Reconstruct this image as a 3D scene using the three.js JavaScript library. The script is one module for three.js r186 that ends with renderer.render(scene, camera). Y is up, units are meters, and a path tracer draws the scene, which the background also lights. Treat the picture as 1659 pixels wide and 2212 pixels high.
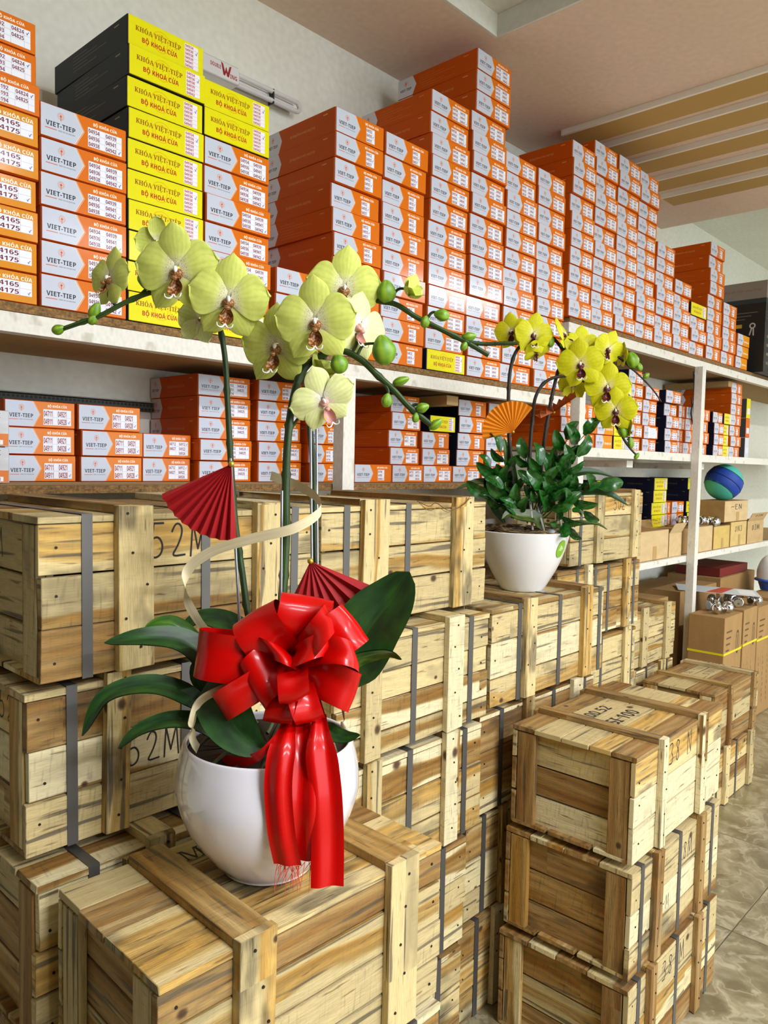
import * as THREE from 'three';
import { RectAreaLightUniformsLib } from 'three/addons/lights/RectAreaLightUniformsLib.js';
import { mergeGeometries } from 'three/addons/utils/BufferGeometryUtils.js';
import { ImprovedNoise } from 'three/addons/math/ImprovedNoise.js';

// ---------------------------------------------------------------- camera, light, exposure
const scene = new THREE.Scene();
const camera = new THREE.PerspectiveCamera(67.34, 1659 / 2212, 0.05, 60);
const YAW = THREE.MathUtils.degToRad(46.9), PITCH = THREE.MathUtils.degToRad(3.45), ROLL = THREE.MathUtils.degToRad(1.19);
camera.position.set(0, 1.5, 0);
camera.lookAt(Math.sin(YAW) * Math.cos(PITCH), 1.5 - Math.sin(PITCH), -Math.cos(YAW) * Math.cos(PITCH));
camera.rotateZ(ROLL);
const renderer = new THREE.WebGLRenderer({ antialias: true });
renderer.toneMapping = THREE.LinearToneMapping;
renderer.toneMappingExposure = 1.5;
renderer.shadowMap.enabled = true;
RectAreaLightUniformsLib.init();
scene.background = new THREE.Color(0.86, 0.93, 1.0);          // overcast daylight, reaching the room through the shop front only
scene.backgroundIntensity = 3.0;
const TUBE_POWER = 200;                                        // radiance of every ceiling tube light
const TUBES = [[1.1, 1.0, 0.6], [2.9, 1.8, 0.28], [5.4, 0.8, 0.7], [0.8, 3.0, 1.6]];             // x, z, share of that radiance

// ---------------------------------------------------------------- helpers
const rng = (s) => () => { s = (s + 0x6d2b79f5) | 0; let t = Math.imul(s ^ (s >>> 15), 1 | s); t = (t + Math.imul(t ^ (t >>> 7), 61 | t)) ^ t; return ((t ^ (t >>> 14)) >>> 0) / 4294967296; };
const V = (x, y, z) => new THREE.Vector3(x, y, z);
const clamp = THREE.MathUtils.clamp, smooth = THREE.MathUtils.smoothstep, lerp = THREE.MathUtils.lerp;
const used = new Map();
function numbered(n) { const k = used.get(n) || 0; used.set(n, k + 1); return k ? n + '_' + String(k).padStart(3, '0') : n; }
function shade(o) { o.castShadow = true; o.receiveShadow = true; return o; }
function tag(o, label, category, group) { o.userData.label = label; o.userData.category = category; if (group) o.userData.group = group; return o; }
function thing(name, label, category, [x, y, z] = [0, 0, 0], turn = 0, group) {
  const o = new THREE.Group(); o.name = numbered(name); o.position.set(x, y, z); o.rotation.y = turn; scene.add(o);
  return tag(o, label, category, group);
}
function part(name, geo, mat, parent, pos, rot) {
  const m = shade(new THREE.Mesh(geo, mat)); m.name = parent === scene ? numbered(name) : name;
  if (pos) m.position.set(...pos); if (rot) m.rotation.set(...rot);
  parent.add(m); return m;
}
function struct(name, geo, mat, parent = scene, pos) { const m = part(name, geo, mat, parent, pos); if (parent === scene) m.userData.kind = 'structure'; return m; }
const std = (color, roughness = 0.7, more = {}) => new THREE.MeshStandardMaterial({ color, roughness, ...more });
const phys = (color, roughness = 0.5, more = {}) => new THREE.MeshPhysicalMaterial({ color, roughness, ...more });

// A box with chamfered edges; its six sides are material groups 0..5 (+x -x +y -y +z -z), the chamfers belong to group EDGE.
// uv: metres along each side when SIZE is set, else 0..1 over each side. JIT moves the corners a little (rough sawn wood).
function chamferBox(w, h, d, c, { size = false, jit = 0, rnd = null, off = [0, 0], edge = 2, plainSides = false } = {}) {
  const half = [w / 2, h / 2, d / 2], pos = [], nor = [], uv = [], idx = [], at = {};
  const shake = {};
  for (const sx of [-1, 1]) for (const sy of [-1, 1]) for (const sz of [-1, 1]) shake[[sx, sy, sz]] = jit ? [(rnd() - .5) * jit, (rnd() - .5) * jit, (rnd() - .5) * jit * .4] : [0, 0, 0];
  for (let a = 0; a < 3; a++) for (const sx of [-1, 1]) for (const sy of [-1, 1]) for (const sz of [-1, 1]) {
    const s = [sx, sy, sz], j = shake[s], p = [0, 1, 2].map((k) => s[k] * (half[k] - (k === a ? 0 : c)) + j[k]);
    at[[a, ...s]] = pos.length / 3; pos.push(...p);
    const n = [0, 0, 0]; n[a] = s[a]; nor.push(...n);
    let u, v, U, W;
    if (a === 0) { u = -s[0] * p[2]; v = p[1]; U = d; W = h; } else if (a === 1) { u = p[0]; v = -s[1] * p[2]; U = w; W = d; } else { u = s[2] * p[0]; v = p[1]; U = w; W = h; }
    if (plainSides && a !== 2) { u = u * .02 - w * .485; v = v * .02 - h * .45; }
    uv.push(size ? u + off[0] : u / U + .5, size ? v + off[1] : v / W + .5);
  }
  const groups = [[], [], [], [], [], []], P = (i) => [pos[3 * i], pos[3 * i + 1], pos[3 * i + 2]];
  const tri = (list, a, b, c2) => {
    const A = P(a), B = P(b), C = P(c2), e = [0, 1, 2].map((k) => B[k] - A[k]), f = [0, 1, 2].map((k) => C[k] - A[k]);
    const n = [e[1] * f[2] - e[2] * f[1], e[2] * f[0] - e[0] * f[2], e[0] * f[1] - e[1] * f[0]], m = [0, 1, 2].map((k) => A[k] + B[k] + C[k]);
    n[0] * m[0] + n[1] * m[1] + n[2] * m[2] >= 0 ? list.push(a, b, c2) : list.push(a, c2, b);
  };
  const quad = (list, a, b, c2, d2) => { tri(list, a, b, c2); tri(list, a, c2, d2); };
  for (let a = 0; a < 3; a++) for (const s of [1, -1]) {
    const k = (p, q) => { const t = [0, 0, 0]; t[a] = s; t[(a + 1) % 3] = p; t[(a + 2) % 3] = q; return at[[a, ...t]]; };
    quad(groups[a * 2 + (s < 0 ? 1 : 0)], k(-1, -1), k(1, -1), k(1, 1), k(-1, 1));
  }
  for (let a = 0; a < 3; a++) for (const p of [-1, 1]) for (const q of [-1, 1]) {
    const b = (a + 1) % 3, c3 = (a + 2) % 3, k = (ax, s) => { const t = [0, 0, 0]; t[a] = s; t[b] = p; t[c3] = q; return at[[ax, ...t]]; };
    quad(groups[edge], k(b, -1), k(b, 1), k(c3, 1), k(c3, -1));
  }
  for (const sx of [-1, 1]) for (const sy of [-1, 1]) for (const sz of [-1, 1]) tri(groups[edge], at[[0, sx, sy, sz]], at[[1, sx, sy, sz]], at[[2, sx, sy, sz]]);
  const g = new THREE.BufferGeometry();
  groups.forEach((list, i) => { g.addGroup(idx.length, list.length, i); idx.push(...list); });
  g.setAttribute('position', new THREE.Float32BufferAttribute(pos, 3)); g.setAttribute('normal', new THREE.Float32BufferAttribute(nor, 3)); g.setAttribute('uv', new THREE.Float32BufferAttribute(uv, 2));
  g.setIndex(idx); return g;
}
const plain = (w, h, d, c = 0.002, o = {}) => { const g = chamferBox(w, h, d, c, { size: true, ...o }); g.clearGroups(); return g; };
function placed(g, x = 0, y = 0, z = 0, rx = 0, ry = 0, rz = 0) { const q = g.clone(); q.applyMatrix4(new THREE.Matrix4().compose(V(x, y, z), new THREE.Quaternion().setFromEuler(new THREE.Euler(rx, ry, rz)), V(1, 1, 1))); return q; }

const perlin = new ImprovedNoise();
const N2 = (x, y, z = 0) => perlin.noise(x + 31.7, y + 17.3, z + 5.1);
const fbm = (x, y, z, o = 4) => { let s = 0, a = .5, f = 1; for (let i = 0; i < o; i++) { s += a * N2(x * f, y * f, z + i * 7.3); a *= .5; f *= 2.03; } return s; };
function canvas(w, h) { const c = document.createElement('canvas'); c.width = w; c.height = h; return c; }
function texture(c, { repeat = false, srgb = true } = {}) {
  const t = new THREE.CanvasTexture(c); if (srgb) t.colorSpace = THREE.SRGBColorSpace; t.magFilter = THREE.LinearFilter; t.anisotropy = 8;
  if (repeat) t.wrapS = t.wrapT = THREE.RepeatWrapping; return t;
}
function paint(w, h, f) { const c = canvas(w, h), x = c.getContext('2d'), im = x.createImageData(w, h); for (let j = 0, i = 0; j < h; j++) for (let k = 0; k < w; k++, i += 4) { const [r, g, b] = f(k / w, j / h); im.data[i] = r; im.data[i + 1] = g; im.data[i + 2] = b; im.data[i + 3] = 255; } x.putImageData(im, 0, 0); return c; }
const mix3 = (a, b, t) => [a[0] + (b[0] - a[0]) * t, a[1] + (b[1] - a[1]) * t, a[2] + (b[2] - a[2]) * t];
// ---------------------------------------------------------------- materials: rough acacia boards
// A board texture covers 0.8 m along the grain by 0.2 m across: pale sapwood with sharply bounded brown heartwood, knots, saw marks and dirt.
const PALE = [[222, 206, 154], [206, 185, 130], [228, 214, 168], [196, 176, 124]], HEART = [[178, 134, 56], [148, 106, 40], [190, 148, 70], [138, 98, 42]];
function woodCanvas(seed, heart, w = 1024, h = 256) {
  const r = rng(seed), hc = r(), hw = heart, pale = PALE[seed % 4], brown = HEART[(seed >> 1) % 4], knots = [];
  for (let i = 0, n = 1 + Math.floor(r() * 3); i < n; i++) knots.push([r(), r(), .006 + r() * .01]);
  const tone = .92 + r() * .14, z = seed * 3.7, phase = r() * 9, sawn = r() < .5 ? .28 : .08, grime = .14 + r() * .34;
  return paint(w, h, (u, v) => {
    const U = u * .8, Wd = v * .2;
    let bend = 0, dark = 0;
    for (const [ku, kv, kr] of knots) { const dx = (U - ku * .8) / (kr * 4), dy = (Wd - kv * .2) / (kr * 1.5), q = dx * dx + dy * dy; bend += (dy > 0 ? 1 : -1) * .12 * Math.exp(-q * .7); const e = Math.sqrt(((U - ku * .8) / kr) ** 2 + ((Wd - kv * .2) / (kr * .8)) ** 2); dark = Math.max(dark, 1 - smooth(e, .35, 1.15)); }
    const vv = v + .22 * fbm(U * 2.6, v * 1.1, z, 3) + bend + .06 * N2(U * 1.1, 0, z + 4);
    const d = Math.abs(((vv - hc + 2.5) % 1) - .5) * 2;
    const m = 1 - smooth(d + .06 * N2(U * 7, v * 16, z), hw - .05, hw + .05);
    let c = mix3(pale, brown, clamp(m, 0, 1) * (.8 + .5 * N2(U * 3, v * 7, z + 2)));
    const ring = .5 + .5 * Math.sin((vv * 30 + 2.6 * fbm(U * 1.6, v * 3, z + 9, 3)) * 2.1 + phase);
    const fibre = N2(U * 30, v * 120, z + 3) * .7 + N2(U * 80, v * 300, z + 8) * .5, saw = Math.max(0, N2(U * 210 + 3 * v, v * 5 + N2(U * 20, 0) * 3, z + 1) - .2) * sawn;
    let k = tone * (1 - .13 * ring * (.3 + clamp(m, 0, 1) * .7) + .12 * fibre - saw);
    const dirt = smooth(fbm(U * 4.5, v * 1.9, z + 21, 4), .08, .3); k *= 1 - grime * dirt * (.8 + .6 * fibre);
    const streak = smooth(fbm(U * 3.2, v * 13, z + 41, 3), .2, .33); c = mix3(c, [88, 78, 60], streak * .72);
    const spall = smooth(fbm(U * 13, v * 26, z + 31, 3), .26, .38); c = mix3(c, [88, 58, 28], spall * .5);
    c = mix3(c, [58, 34, 16], dark * .85);
    return [c[0] * k, c[1] * k, c[2] * k];
  });
}
const woodMaps = [];
for (const [s, h] of [[3, .12], [8, .5], [12, .85], [17, .05], [21, .42], [26, .97], [31, .6], [34, .28], [41, .15], [47, .72], [53, .35], [58, .9], [63, 1.3], [66, 1.3], [70, 1.25]]) woodMaps.push(woodCanvas(s, h));
const fibreBump = texture(paint(512, 256, (u, v) => { const q = 128 + 70 * N2(u * 24, v * 70, 3) + 60 * N2(u * 60, v * 190, 4) + 30 * N2(u * 160, v * 6, 6); return [q, q, q]; }), { repeat: true, srgb: false });
fibreBump.repeat.set(1 / .8, 1 / .2);
function woodMaterial(c) { const t = texture(c, { repeat: true }); t.repeat.set(1 / .8, 1 / .2); return std(0xffffff, .82, { map: t, bumpMap: fibreBump, bumpScale: .0009 }); }
const wood = woodMaps.map(woodMaterial);
// A board that somebody wrote on with a marker: the same wood, the lettering in the map (one board, not repeating).
function writtenBoard(i, L, H, marks) {
  const c = canvas(1024, Math.round(1024 * H / L)), x = c.getContext('2d'), s = 1024 / L;
  x.drawImage(woodMaps[i], 0, 0, 1024 * Math.min(1, L / .8), 256 * Math.min(1, H / .2), 0, 0, c.width, c.height);
  for (const [text, px, py, size, font = 'sans-serif', tilt = 0, ink = '#231d1b'] of marks) {
    x.save(); x.translate(px * s, c.height - py * s); x.rotate(tilt); x.font = (font.startsWith('bold ') ? 'bold ' : '') + size * s + 'px ' + font.replace('bold ', ''); x.textBaseline = 'middle'; x.textAlign = 'center';
    if (font === 'hand') { x.strokeStyle = ink; x.lineWidth = size * s * .06; x.lineCap = 'round'; x.lineJoin = 'round'; handwrite(x, text, size * s); } else { x.fillStyle = ink; x.fillText(text, 0, 0); }
    x.restore();
  }
  const t = texture(c); t.wrapS = t.wrapT = THREE.ClampToEdgeWrapping; t.repeat.set(1 / L, 1 / H); t.offset.set(.5, .5);
  return std(0xffffff, .82, { map: t });
}
// Marker strokes for the digits and letters written by hand on the crates, as polylines in a unit box.
const STROKES = {
  5: [[[.8, 1], [.3, 1]], [[.3, 1], [.22, .55]], [[.22, .55], [.5, .66], [.8, .4], [.7, .1], [.35, 0], [.1, .12]]], 2: [[[.15, .75], [.3, .98], [.62, .95], [.72, .7], [.45, .3], [.1, .02], [.85, .05]]],
  3: [[[.15, .9], [.5, 1], [.7, .78], [.4, .55], [.75, .35], [.6, .05], [.1, .08]]], 8: [[[.7, .85], [.4, 1], [.2, .78], [.5, .52], [.75, .25], [.45, 0], [.18, .22], [.5, .5], [.72, .8]]],
  0: [[[.5, 1], [.15, .7], [.2, .2], [.5, 0], [.8, .3], [.75, .8], [.5, 1]]], E: [[[.75, .95], [.2, 1]], [[.2, 1], [.15, 0]], [[.15, 0], [.75, .02]], [[.18, .52], [.6, .55]]], C: [[[.8, .85], [.5, 1], [.15, .6], [.3, .08], [.8, .1]]],
  M: [[[.05, 0], [.16, 1]], [[.16, 1], [.46, .2]], [[.46, .2], [.82, 1]], [[.82, 1], [.95, 0]]], N: [[[.1, 0], [.12, 1]], [[.12, 1], [.75, .05]], [[.75, .05], [.8, 1]]], D: [[[.2, 0], [.2, 1], [.7, .75], [.75, .3], [.2, 0]]], '~': [[[.0, .4], [.3, .65], [.6, .4], [.9, .62]]], L: [[[.2, 1], [.2, 0]], [[.2, 0], [.7, .05]]], '7': [[[.1, .95], [.8, 1]], [[.8, 1], [.4, 0]]],
};
function handwrite(x, text, s) {
  let at = -text.length * s * .33;
  for (const ch of text) { for (const line of STROKES[ch] || []) { x.beginPath(); const q = line.map(([a, b]) => [at + a * s * .6, (.5 - b) * s]); x.moveTo(...q[0]); for (let i = 1; i < q.length - 1; i++) x.quadraticCurveTo(...q[i], (q[i][0] + q[i + 1][0]) / 2, (q[i][1] + q[i + 1][1]) / 2); x.lineTo(...q[q.length - 1]); x.stroke(); } at += s * .68; }
}
// ---------------------------------------------------------------- materials: the room
const plaster = (base, seed, rough = .9) => { const t = texture(paint(512, 512, (u, v) => { const q = 1 + .03 * fbm(u * 5, v * 5, seed, 4) + .03 * N2(u * 90, v * 90, seed); return base.map((b) => clamp(b * q, 0, 255)); }), { repeat: true }); t.repeat.set(.5, .5); return std(0xffffff, rough, { map: t }); };
const wallPaint = plaster([238, 240, 226], 3), ceilingPaint = plaster([232, 210, 188], 5), trayPaint = plaster([226, 226, 216], 7);
const railPaint = (() => { const t = texture(paint(512, 256, (u, v) => { const s = smooth(fbm(u * 22, v * 11, 3, 4), .2, .42); return mix3([226, 223, 210], [176, 168, 146], s * .6).map((q) => q * (1 + .05 * N2(u * 120, v * 60, 1))); }), { repeat: true }); return std(0xffffff, .45, { map: t }); })();
const chipboard = std(0xffffff, .85, { map: (() => { const t = texture(paint(512, 128, (u, v) => { const q = .85 + .3 * N2(u * 90, v * 40, 2) + .22 * N2(u * 30, v * 9, 6); return [150 * q, 112 * q, 62 * q]; }), { repeat: true }); t.repeat.set(2, 6); return t; })() });
const shelfUnder = plaster([172, 142, 92], 12);
const marbleCanvas = (seed) => paint(512, 512, (u, v) => {
  const w = fbm(u * 2.4, v * 2.4, seed, 5), e = Math.abs(fbm(u * 4.2 + w * 2.2, v * 4.2 - w * 1.8, seed + 4, 5)), vein = 1 - smooth(e, .0, .07), cloud = fbm(u * 7 + w * 3, v * 7 - w * 2, seed + 9, 5), fine = fbm(u * 26 + w * 6, v * 26, seed + 15, 3);
  let c = mix3([112, 103, 74], [166, 157, 126], clamp(.5 + cloud * 1.5 + fine * .5, 0, 1)); c = mix3(c, [98, 88, 58], clamp(smooth(w + fine * .2, .08, .3), 0, 1) * .5); return mix3(c, [202, 197, 172], vein * .42);
});
const marble = [2, 5, 9, 14].map((s) => phys(0xffffff, .28, { map: texture(marbleCanvas(s)), clearcoat: .3, clearcoatRoughness: .2 }));
const grout = std(0x5a523e, .9), steelBand = std(0x65635f, .45, { metalness: .55 }), steelClip = std(0xb9bcc2, .3, { metalness: .9 }), nailHead = std(0x2c2018, .6, { metalness: .4 });
// ---------------------------------------------------------------- the room
const TZ = 4.6, XL = -4.2, XR = 8.2, ZB = -2.25, HC = 3.11;
const box = (w, h, d) => { const g = chamferBox(w, h, d, .001, { size: true }); g.clearGroups(); return g; };
const floorBase = struct('floor', box(XR - XL, .1, TZ - ZB), grout, scene, [(XL + XR) / 2, -.053, (TZ + ZB) / 2]);
{ // square marble tiles with recessed joints
  const s = .68, shapes = [0, 1, 2, 3].map(() => { const g = chamferBox(s - .003, .006, s - .003, .0012); g.clearGroups(); return g; });
  const q = rng(5);
  for (let i = -4; i < 9; i++) for (let j = -3; j < 8; j++) {
    const x = 2.578 + (i - .5) * s, z = -.811 + (j + .5) * s; if (x < XL + .3 || x > XR - .3 || z < ZB + .2 || z > TZ - .3) continue;
    const m = part('tile', shapes[0], marble[Math.floor(q() * 4)], floorBase, [x - (XL + XR) / 2, .053, z - (TZ + ZB) / 2], [0, Math.floor(q() * 4) * Math.PI / 2, 0]);
    m.position.y = .05;
  }
}
struct('wall_back', box(XR - XL + .4, HC + .3, .2), wallPaint, scene, [(XL + XR) / 2, (HC + .3) / 2 - .003, ZB - .1]);
struct('wall_left', box(.2, HC + .3, TZ - ZB), plaster([74, 64, 50], 15), scene, [XL - .1, (HC + .3) / 2, (TZ + ZB) / 2]);
struct('wall_right', box(.2, HC + .3, TZ - ZB), wallPaint, scene, [XR + .1, (HC + .3) / 2, (TZ + ZB) / 2]);
{ // the street side: piers and a lintel round the open shop front
  const g = [placed(box(4.2, HC + .3, .2), XL + 2.1, (HC + .3) / 2, TZ + .1), placed(box(1.6, HC + .3, .2), XR - .8, (HC + .3) / 2, TZ + .1), placed(box(XR - XL - 5.8, .36, .2), (XL + 4.2 + XR - 1.6) / 2, HC + .12, TZ + .1)];
  struct('wall_front', mergeGeometries(g), plaster([96, 86, 70], 16));
}
struct('pavement', box(14, .1, 6), std(0x9a968c, .9), scene, [3, -.12, TZ + 3.2]);
{ // ceiling: a slab with a shallow tray let into it, and a higher bay at the far end
  const x0 = -1.6, x1 = 2.45, z1 = -1.765, z2 = 3.4, xe = 5.05, th = .28, g = [];
  const slab = (a, b, c, d, y, hh) => g.push(placed(box(b - a, hh, d - c), (a + b) / 2, y + hh / 2, (c + d) / 2));
  slab(XL, xe, ZB - .1, z1, HC, th); slab(XL, xe, z2, TZ + .2, HC, th); slab(XL, x0, z1, z2, HC, th); slab(x1, xe, z1, z2, HC, th);
  const c = struct('ceiling', mergeGeometries(g), ceilingPaint);
  struct('tray_panel', box(x1 - x0, .1, z2 - z1), trayPaint, c, [(x0 + x1) / 2, HC + .083 + .05, (z1 + z2) / 2]);
  for (const [w, d, x, z] of [[x1 - x0, .012, (x0 + x1) / 2, z1 + .006], [.012, z2 - z1 - .024, x1 - .006, (z1 + z2) / 2]]) struct('tray_trim', box(w, .083, d), trayPaint, c, [x, HC + .0415, z]);
  struct('far_bay', box(XR - xe, .2, TZ - ZB + .2), wallPaint, c, [(xe + XR) / 2, HC + .16 + .1, (TZ + ZB) / 2]);
  struct('trim_1', box(.06, .05, TZ - ZB), wallPaint, scene, [xe + .03, HC + .145, (TZ + ZB) / 2]);
}
{ // five tan boards with white front trims under the ceiling
  const tan = std(0xbd9a52, .6), white = std(0xf2efe4, .5);
  [3.30, 3.56, 3.84, 4.14, 4.42].forEach((x, i) => {
    const g = thing('ceiling_board', ['first', 'second', 'third', 'fourth', 'fifth'][i] + ' tan ceiling board with a white edge, counted from the camera', 'ceiling panel', [x, HC - .022, -1.98 + 1.9 + i * .0]);
    part('board', box(.17, .02, 3.8), tan, g, [.085 + .008, .011, 0]); part('edge_trim', box(.016, .026, 3.8), white, g, [0, .009, 0]);
  });
}
for (const [i, [x, z, k]] of TUBES.entries()) {
  const y = x < 2.45 && z < 3.4 ? HC + .083 : HC, t = thing('ceiling_lamp', 'twin tube ceiling lamp ' + ['over the near orchid crate', 'above the aisle beside the free-standing crates', 'near the far tan ceiling boards', 'close to the shop front'][i], 'lamp', [x, y, z], 0, 'ceiling tube lamps');
  part('batten', plain(1.25, .05, .12, .006), std(0xf2f2ee, .5), t, [0, -.027, 0]);
  for (const s of [-1, 1]) { const tube = new THREE.CylinderGeometry(.013, .013, 1.2, 14); tube.rotateZ(Math.PI / 2); part('tube', tube, std(0xffffff, .4, { emissive: 0xf6f7ff, emissiveIntensity: 12 * k }), t, [0, -.066, s * .035]); }
  const l = new THREE.RectAreaLight(0xf6f7ff, TUBE_POWER * k, 1.2, .1); l.position.set(x, y - .083, z); l.lookAt(x, 0, z); scene.add(l);
}
// ---------------------------------------------------------------- the storage shelving along the wall
{
  const s = thing('storage_shelving', 'long white-railed storage shelving with chipboard decks along the wall', 'shelving', [3, 0, -1.75]);
  const rail = (x0, x1, y, h = .044) => part('rail', box(x1 - x0, h, .035), railPaint, s, [(x0 + x1) / 2 - 3, y - h / 2, -.0175]);
  const deck = (x0, x1, y, m = shelfUnder) => { part('deck', box(x1 - x0, .016, .46), m, s, [(x0 + x1) / 2 - 3, y - .012, -.268]); };
  const lip = (x0, x1, y) => part('deck_edge', box(x1 - x0, .02, .5), chipboard, s, [(x0 + x1) / 2 - 3, y - .0103, -.247]);
  rail(-1.2, 3.028, 1.817); deck(-1.2, 3.05, 1.812); lip(-1.2, 3.05, 1.8375);
  rail(3.03, 7.4, 2.146); deck(3.05, 7.4, 2.142); lip(3.03, 7.4, 2.1665);
  part('rail', box(.03, .044, .46), railPaint, s, [.047, 2.124, -.267]);
  deck(-1.2, 3.09, 1.4438); part('deck_edge', box(4.29, .02, .03), chipboard, s, [.945 - 3, 1.4295, -.018]); rail(3.09, 7.4, 1.604); deck(3.09, 7.4, 1.6078); rail(3.09, 7.4, 1.015, .036); deck(3.09, 7.4, 1.0188); rail(-1.2, 3.09, 1.0, .036); deck(-1.2, 3.09, 1.0038);
  for (const [x, top] of [[-.9, 1.775], [1.657, 1.775], [3.092, 2.102], [4.475, 2.102], [6.0, 2.102]]) part('upright', box(.05, top, .045), railPaint, s, [x - 3, top / 2, .0235]);
  for (const [x, y] of [[2.3, 1.80], [3.75, 2.125], [5.2, 2.125], [3.8, 1.585], [4.78, 1.585], [4.75, .995], [3.7, .995]]) part('bracket', box(.07, .036, .42), y > 1.7 ? shelfUnder : railPaint, s, [x - 3, y - .05, -.27]);
}
// ---------------------------------------------------------------- lock boxes: printing
const SANS = 'bold {}px sans-serif', SERIF = 'bold {}px serif', font = (f, s) => f.replace('{}', s);
// Capitals that the fonts lack are drawn as a plain letter with its dot below, hook or horn added.
const ACCENTED = { 'Ộ': ['Ô', 'dot'], 'Ử': ['U', 'horn hook'], 'Ệ': ['Ê', 'dot'], 'Ề': ['Ê', ''], 'Ọ': ['O', 'dot'], 'Ủ': ['U', 'hook'], 'ệ': ['ê', 'dot'], 'ố': ['ô', ''] };
function vietText(x, text, size) {
  let at = 0;
  for (const ch of text) {
    const [base, marks] = ACCENTED[ch] || [ch, ''], w = x.measureText(base).width, y = size * .36; x.fillText(base, at, y);
    x.lineWidth = size * .07; x.strokeStyle = x.fillStyle;
    if (marks.includes('dot')) { x.beginPath(); x.arc(at + w / 2, y + size * .15, size * .075, 0, 7); x.fill(); }
    if (marks.includes('horn')) { x.beginPath(); x.moveTo(at + w * .88, y - size * .66); x.quadraticCurveTo(at + w * 1.04, y - size * .7, at + w * 1.02, y - size * .84); x.stroke(); }
    if (marks.includes('hook')) { x.beginPath(); x.arc(at + w * .46, y - size * .88, size * .075, 3.4, 7.3); x.lineTo(at + w * .46, y - size * .76); x.stroke(); }
    at += w;
  }
  return at;
}
function fitText(x, text, cx, cy, wide, size, f, fill) {
  x.font = font(f, size); x.fillStyle = fill; x.textAlign = 'left'; x.textBaseline = 'alphabetic';
  let m = 0; for (const ch of text) m += x.measureText((ACCENTED[ch] || [ch])[0]).width;
  x.save(); x.translate(cx - wide / 2, cy); x.scale(wide / m, 1); vietText(x, text, size); x.restore();
}
function emblem(x, cx, cy, r) {
  x.lineWidth = r * .16; for (const [q, a] of [[1, .35], [.72, .6]]) { x.strokeStyle = `rgba(226,110,60,${a})`; x.beginPath(); x.arc(cx, cy, r * q, 0, 7); x.stroke(); }
  x.fillStyle = '#d8501c'; x.beginPath(); x.moveTo(cx, cy - r * .5); x.lineTo(cx + r * .42, cy); x.lineTo(cx, cy + r * .42); x.lineTo(cx - r * .42, cy); x.fill(); x.fillRect(cx - r * .09, cy, r * .18, r * 1.3);
}
function orangeFace(base, cols, { big = false, single = false, bare = false, paper = false, tick = 0 } = {}) {
  const W = 720, H = 248, c = canvas(W, H), x = c.getContext('2d');
  x.fillStyle = base; x.fillRect(0, 0, W, H);
  const panel = (g) => { x.beginPath(); x.moveTo(0, 0); x.lineTo(W * .375 + g, 0); x.lineTo(W * .475 + g, H / 2); x.lineTo(W * .375 + g, H); x.lineTo(0, H); x.closePath(); };
  x.fillStyle = '#ead9c0'; panel(15); x.fill(); x.fillStyle = '#d24a10'; panel(11); x.fill(); x.fillStyle = '#ead9c0'; panel(7); x.fill(); x.fillStyle = '#c6cdda'; panel(0); x.fill();
  emblem(x, W * .225, H * .27, 27);
  fitText(x, 'VIET-TIEP', W * .225, H * .57, W * .335, 50, SANS, '#22242c');
  x.fillStyle = '#d24a10'; x.fillRect(W * .05, H * .715, W * .13, 5); fitText(x, 'NIỀM TIN CỦA MỌI NHÀ', W * .29, H * .725, W * .19, 13, SANS, '#6d7078');
  if (bare) fitText(x, 'BỘ KHÓA CỬA', W * .74, H * .60, W * .40, 44, SANS, '#fff8ea'); else {
    fitText(x, 'BỘ KHÓA CỬA', W * .74, H * (single === 'wide' ? .2 : .165), W * (single === 'wide' ? .42 : .29), single === 'wide' ? 42 : 32, SANS, '#fff8ea');
    const x0 = single === true ? .62 : .535, x1 = single === true ? .80 : .945, n = Math.max(...cols.map((q) => q.length)), top = .29, bottom = single === 'wide' ? .76 : .9;
    x.fillStyle = '#eef0f6'; x.fillRect(W * x0, H * top, W * (x1 - x0), H * (bottom - top));
    x.strokeStyle = 'rgba(120,120,170,.55)'; x.lineWidth = 2;
    const cw = (x1 - x0) / cols.length, rh = (bottom - top) / n;
    for (let i = 0; i <= n; i++) { x.beginPath(); x.moveTo(W * x0, H * (top + i * rh)); x.lineTo(W * x1, H * (top + i * rh)); x.stroke(); }
    cols.forEach((list, k) => {
      for (const q of [k * cw, k * cw + cw * .68]) { x.beginPath(); x.moveTo(W * (x0 + q), H * top); x.lineTo(W * (x0 + q), H * bottom); x.stroke(); }
      list.forEach((t, i) => fitText(x, t, W * (x0 + k * cw + cw * .35), H * (top + (i + .54) * rh), W * cw * .64, H * rh * (big ? 1.0 : .9), SANS, big ? '#7e0e20' : '#6a1634'));
    });
    x.strokeStyle = '#2437a8'; x.lineWidth = 4; x.beginPath(); const tx = W * (x1 - .03), ty = H * (top + rh * (tick % n + .6)); x.moveTo(tx - 10, ty - 4); x.lineTo(tx - 3, ty + 9); x.quadraticCurveTo(tx + 2, ty - 10, tx + 12, ty - 16); x.stroke();
  }
  if (paper) { x.fillStyle = '#eceef4'; x.fillRect(W * .3, H * .12, W * .55, H * .82); x.strokeStyle = '#9aa0b4'; for (let i = 0; i < 7; i++) { x.beginPath(); x.moveTo(W * .36, H * (.24 + i * .09)); x.lineTo(W * .78, H * (.24 + i * .09)); x.stroke(); } }
  return texture(c);
}
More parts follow.
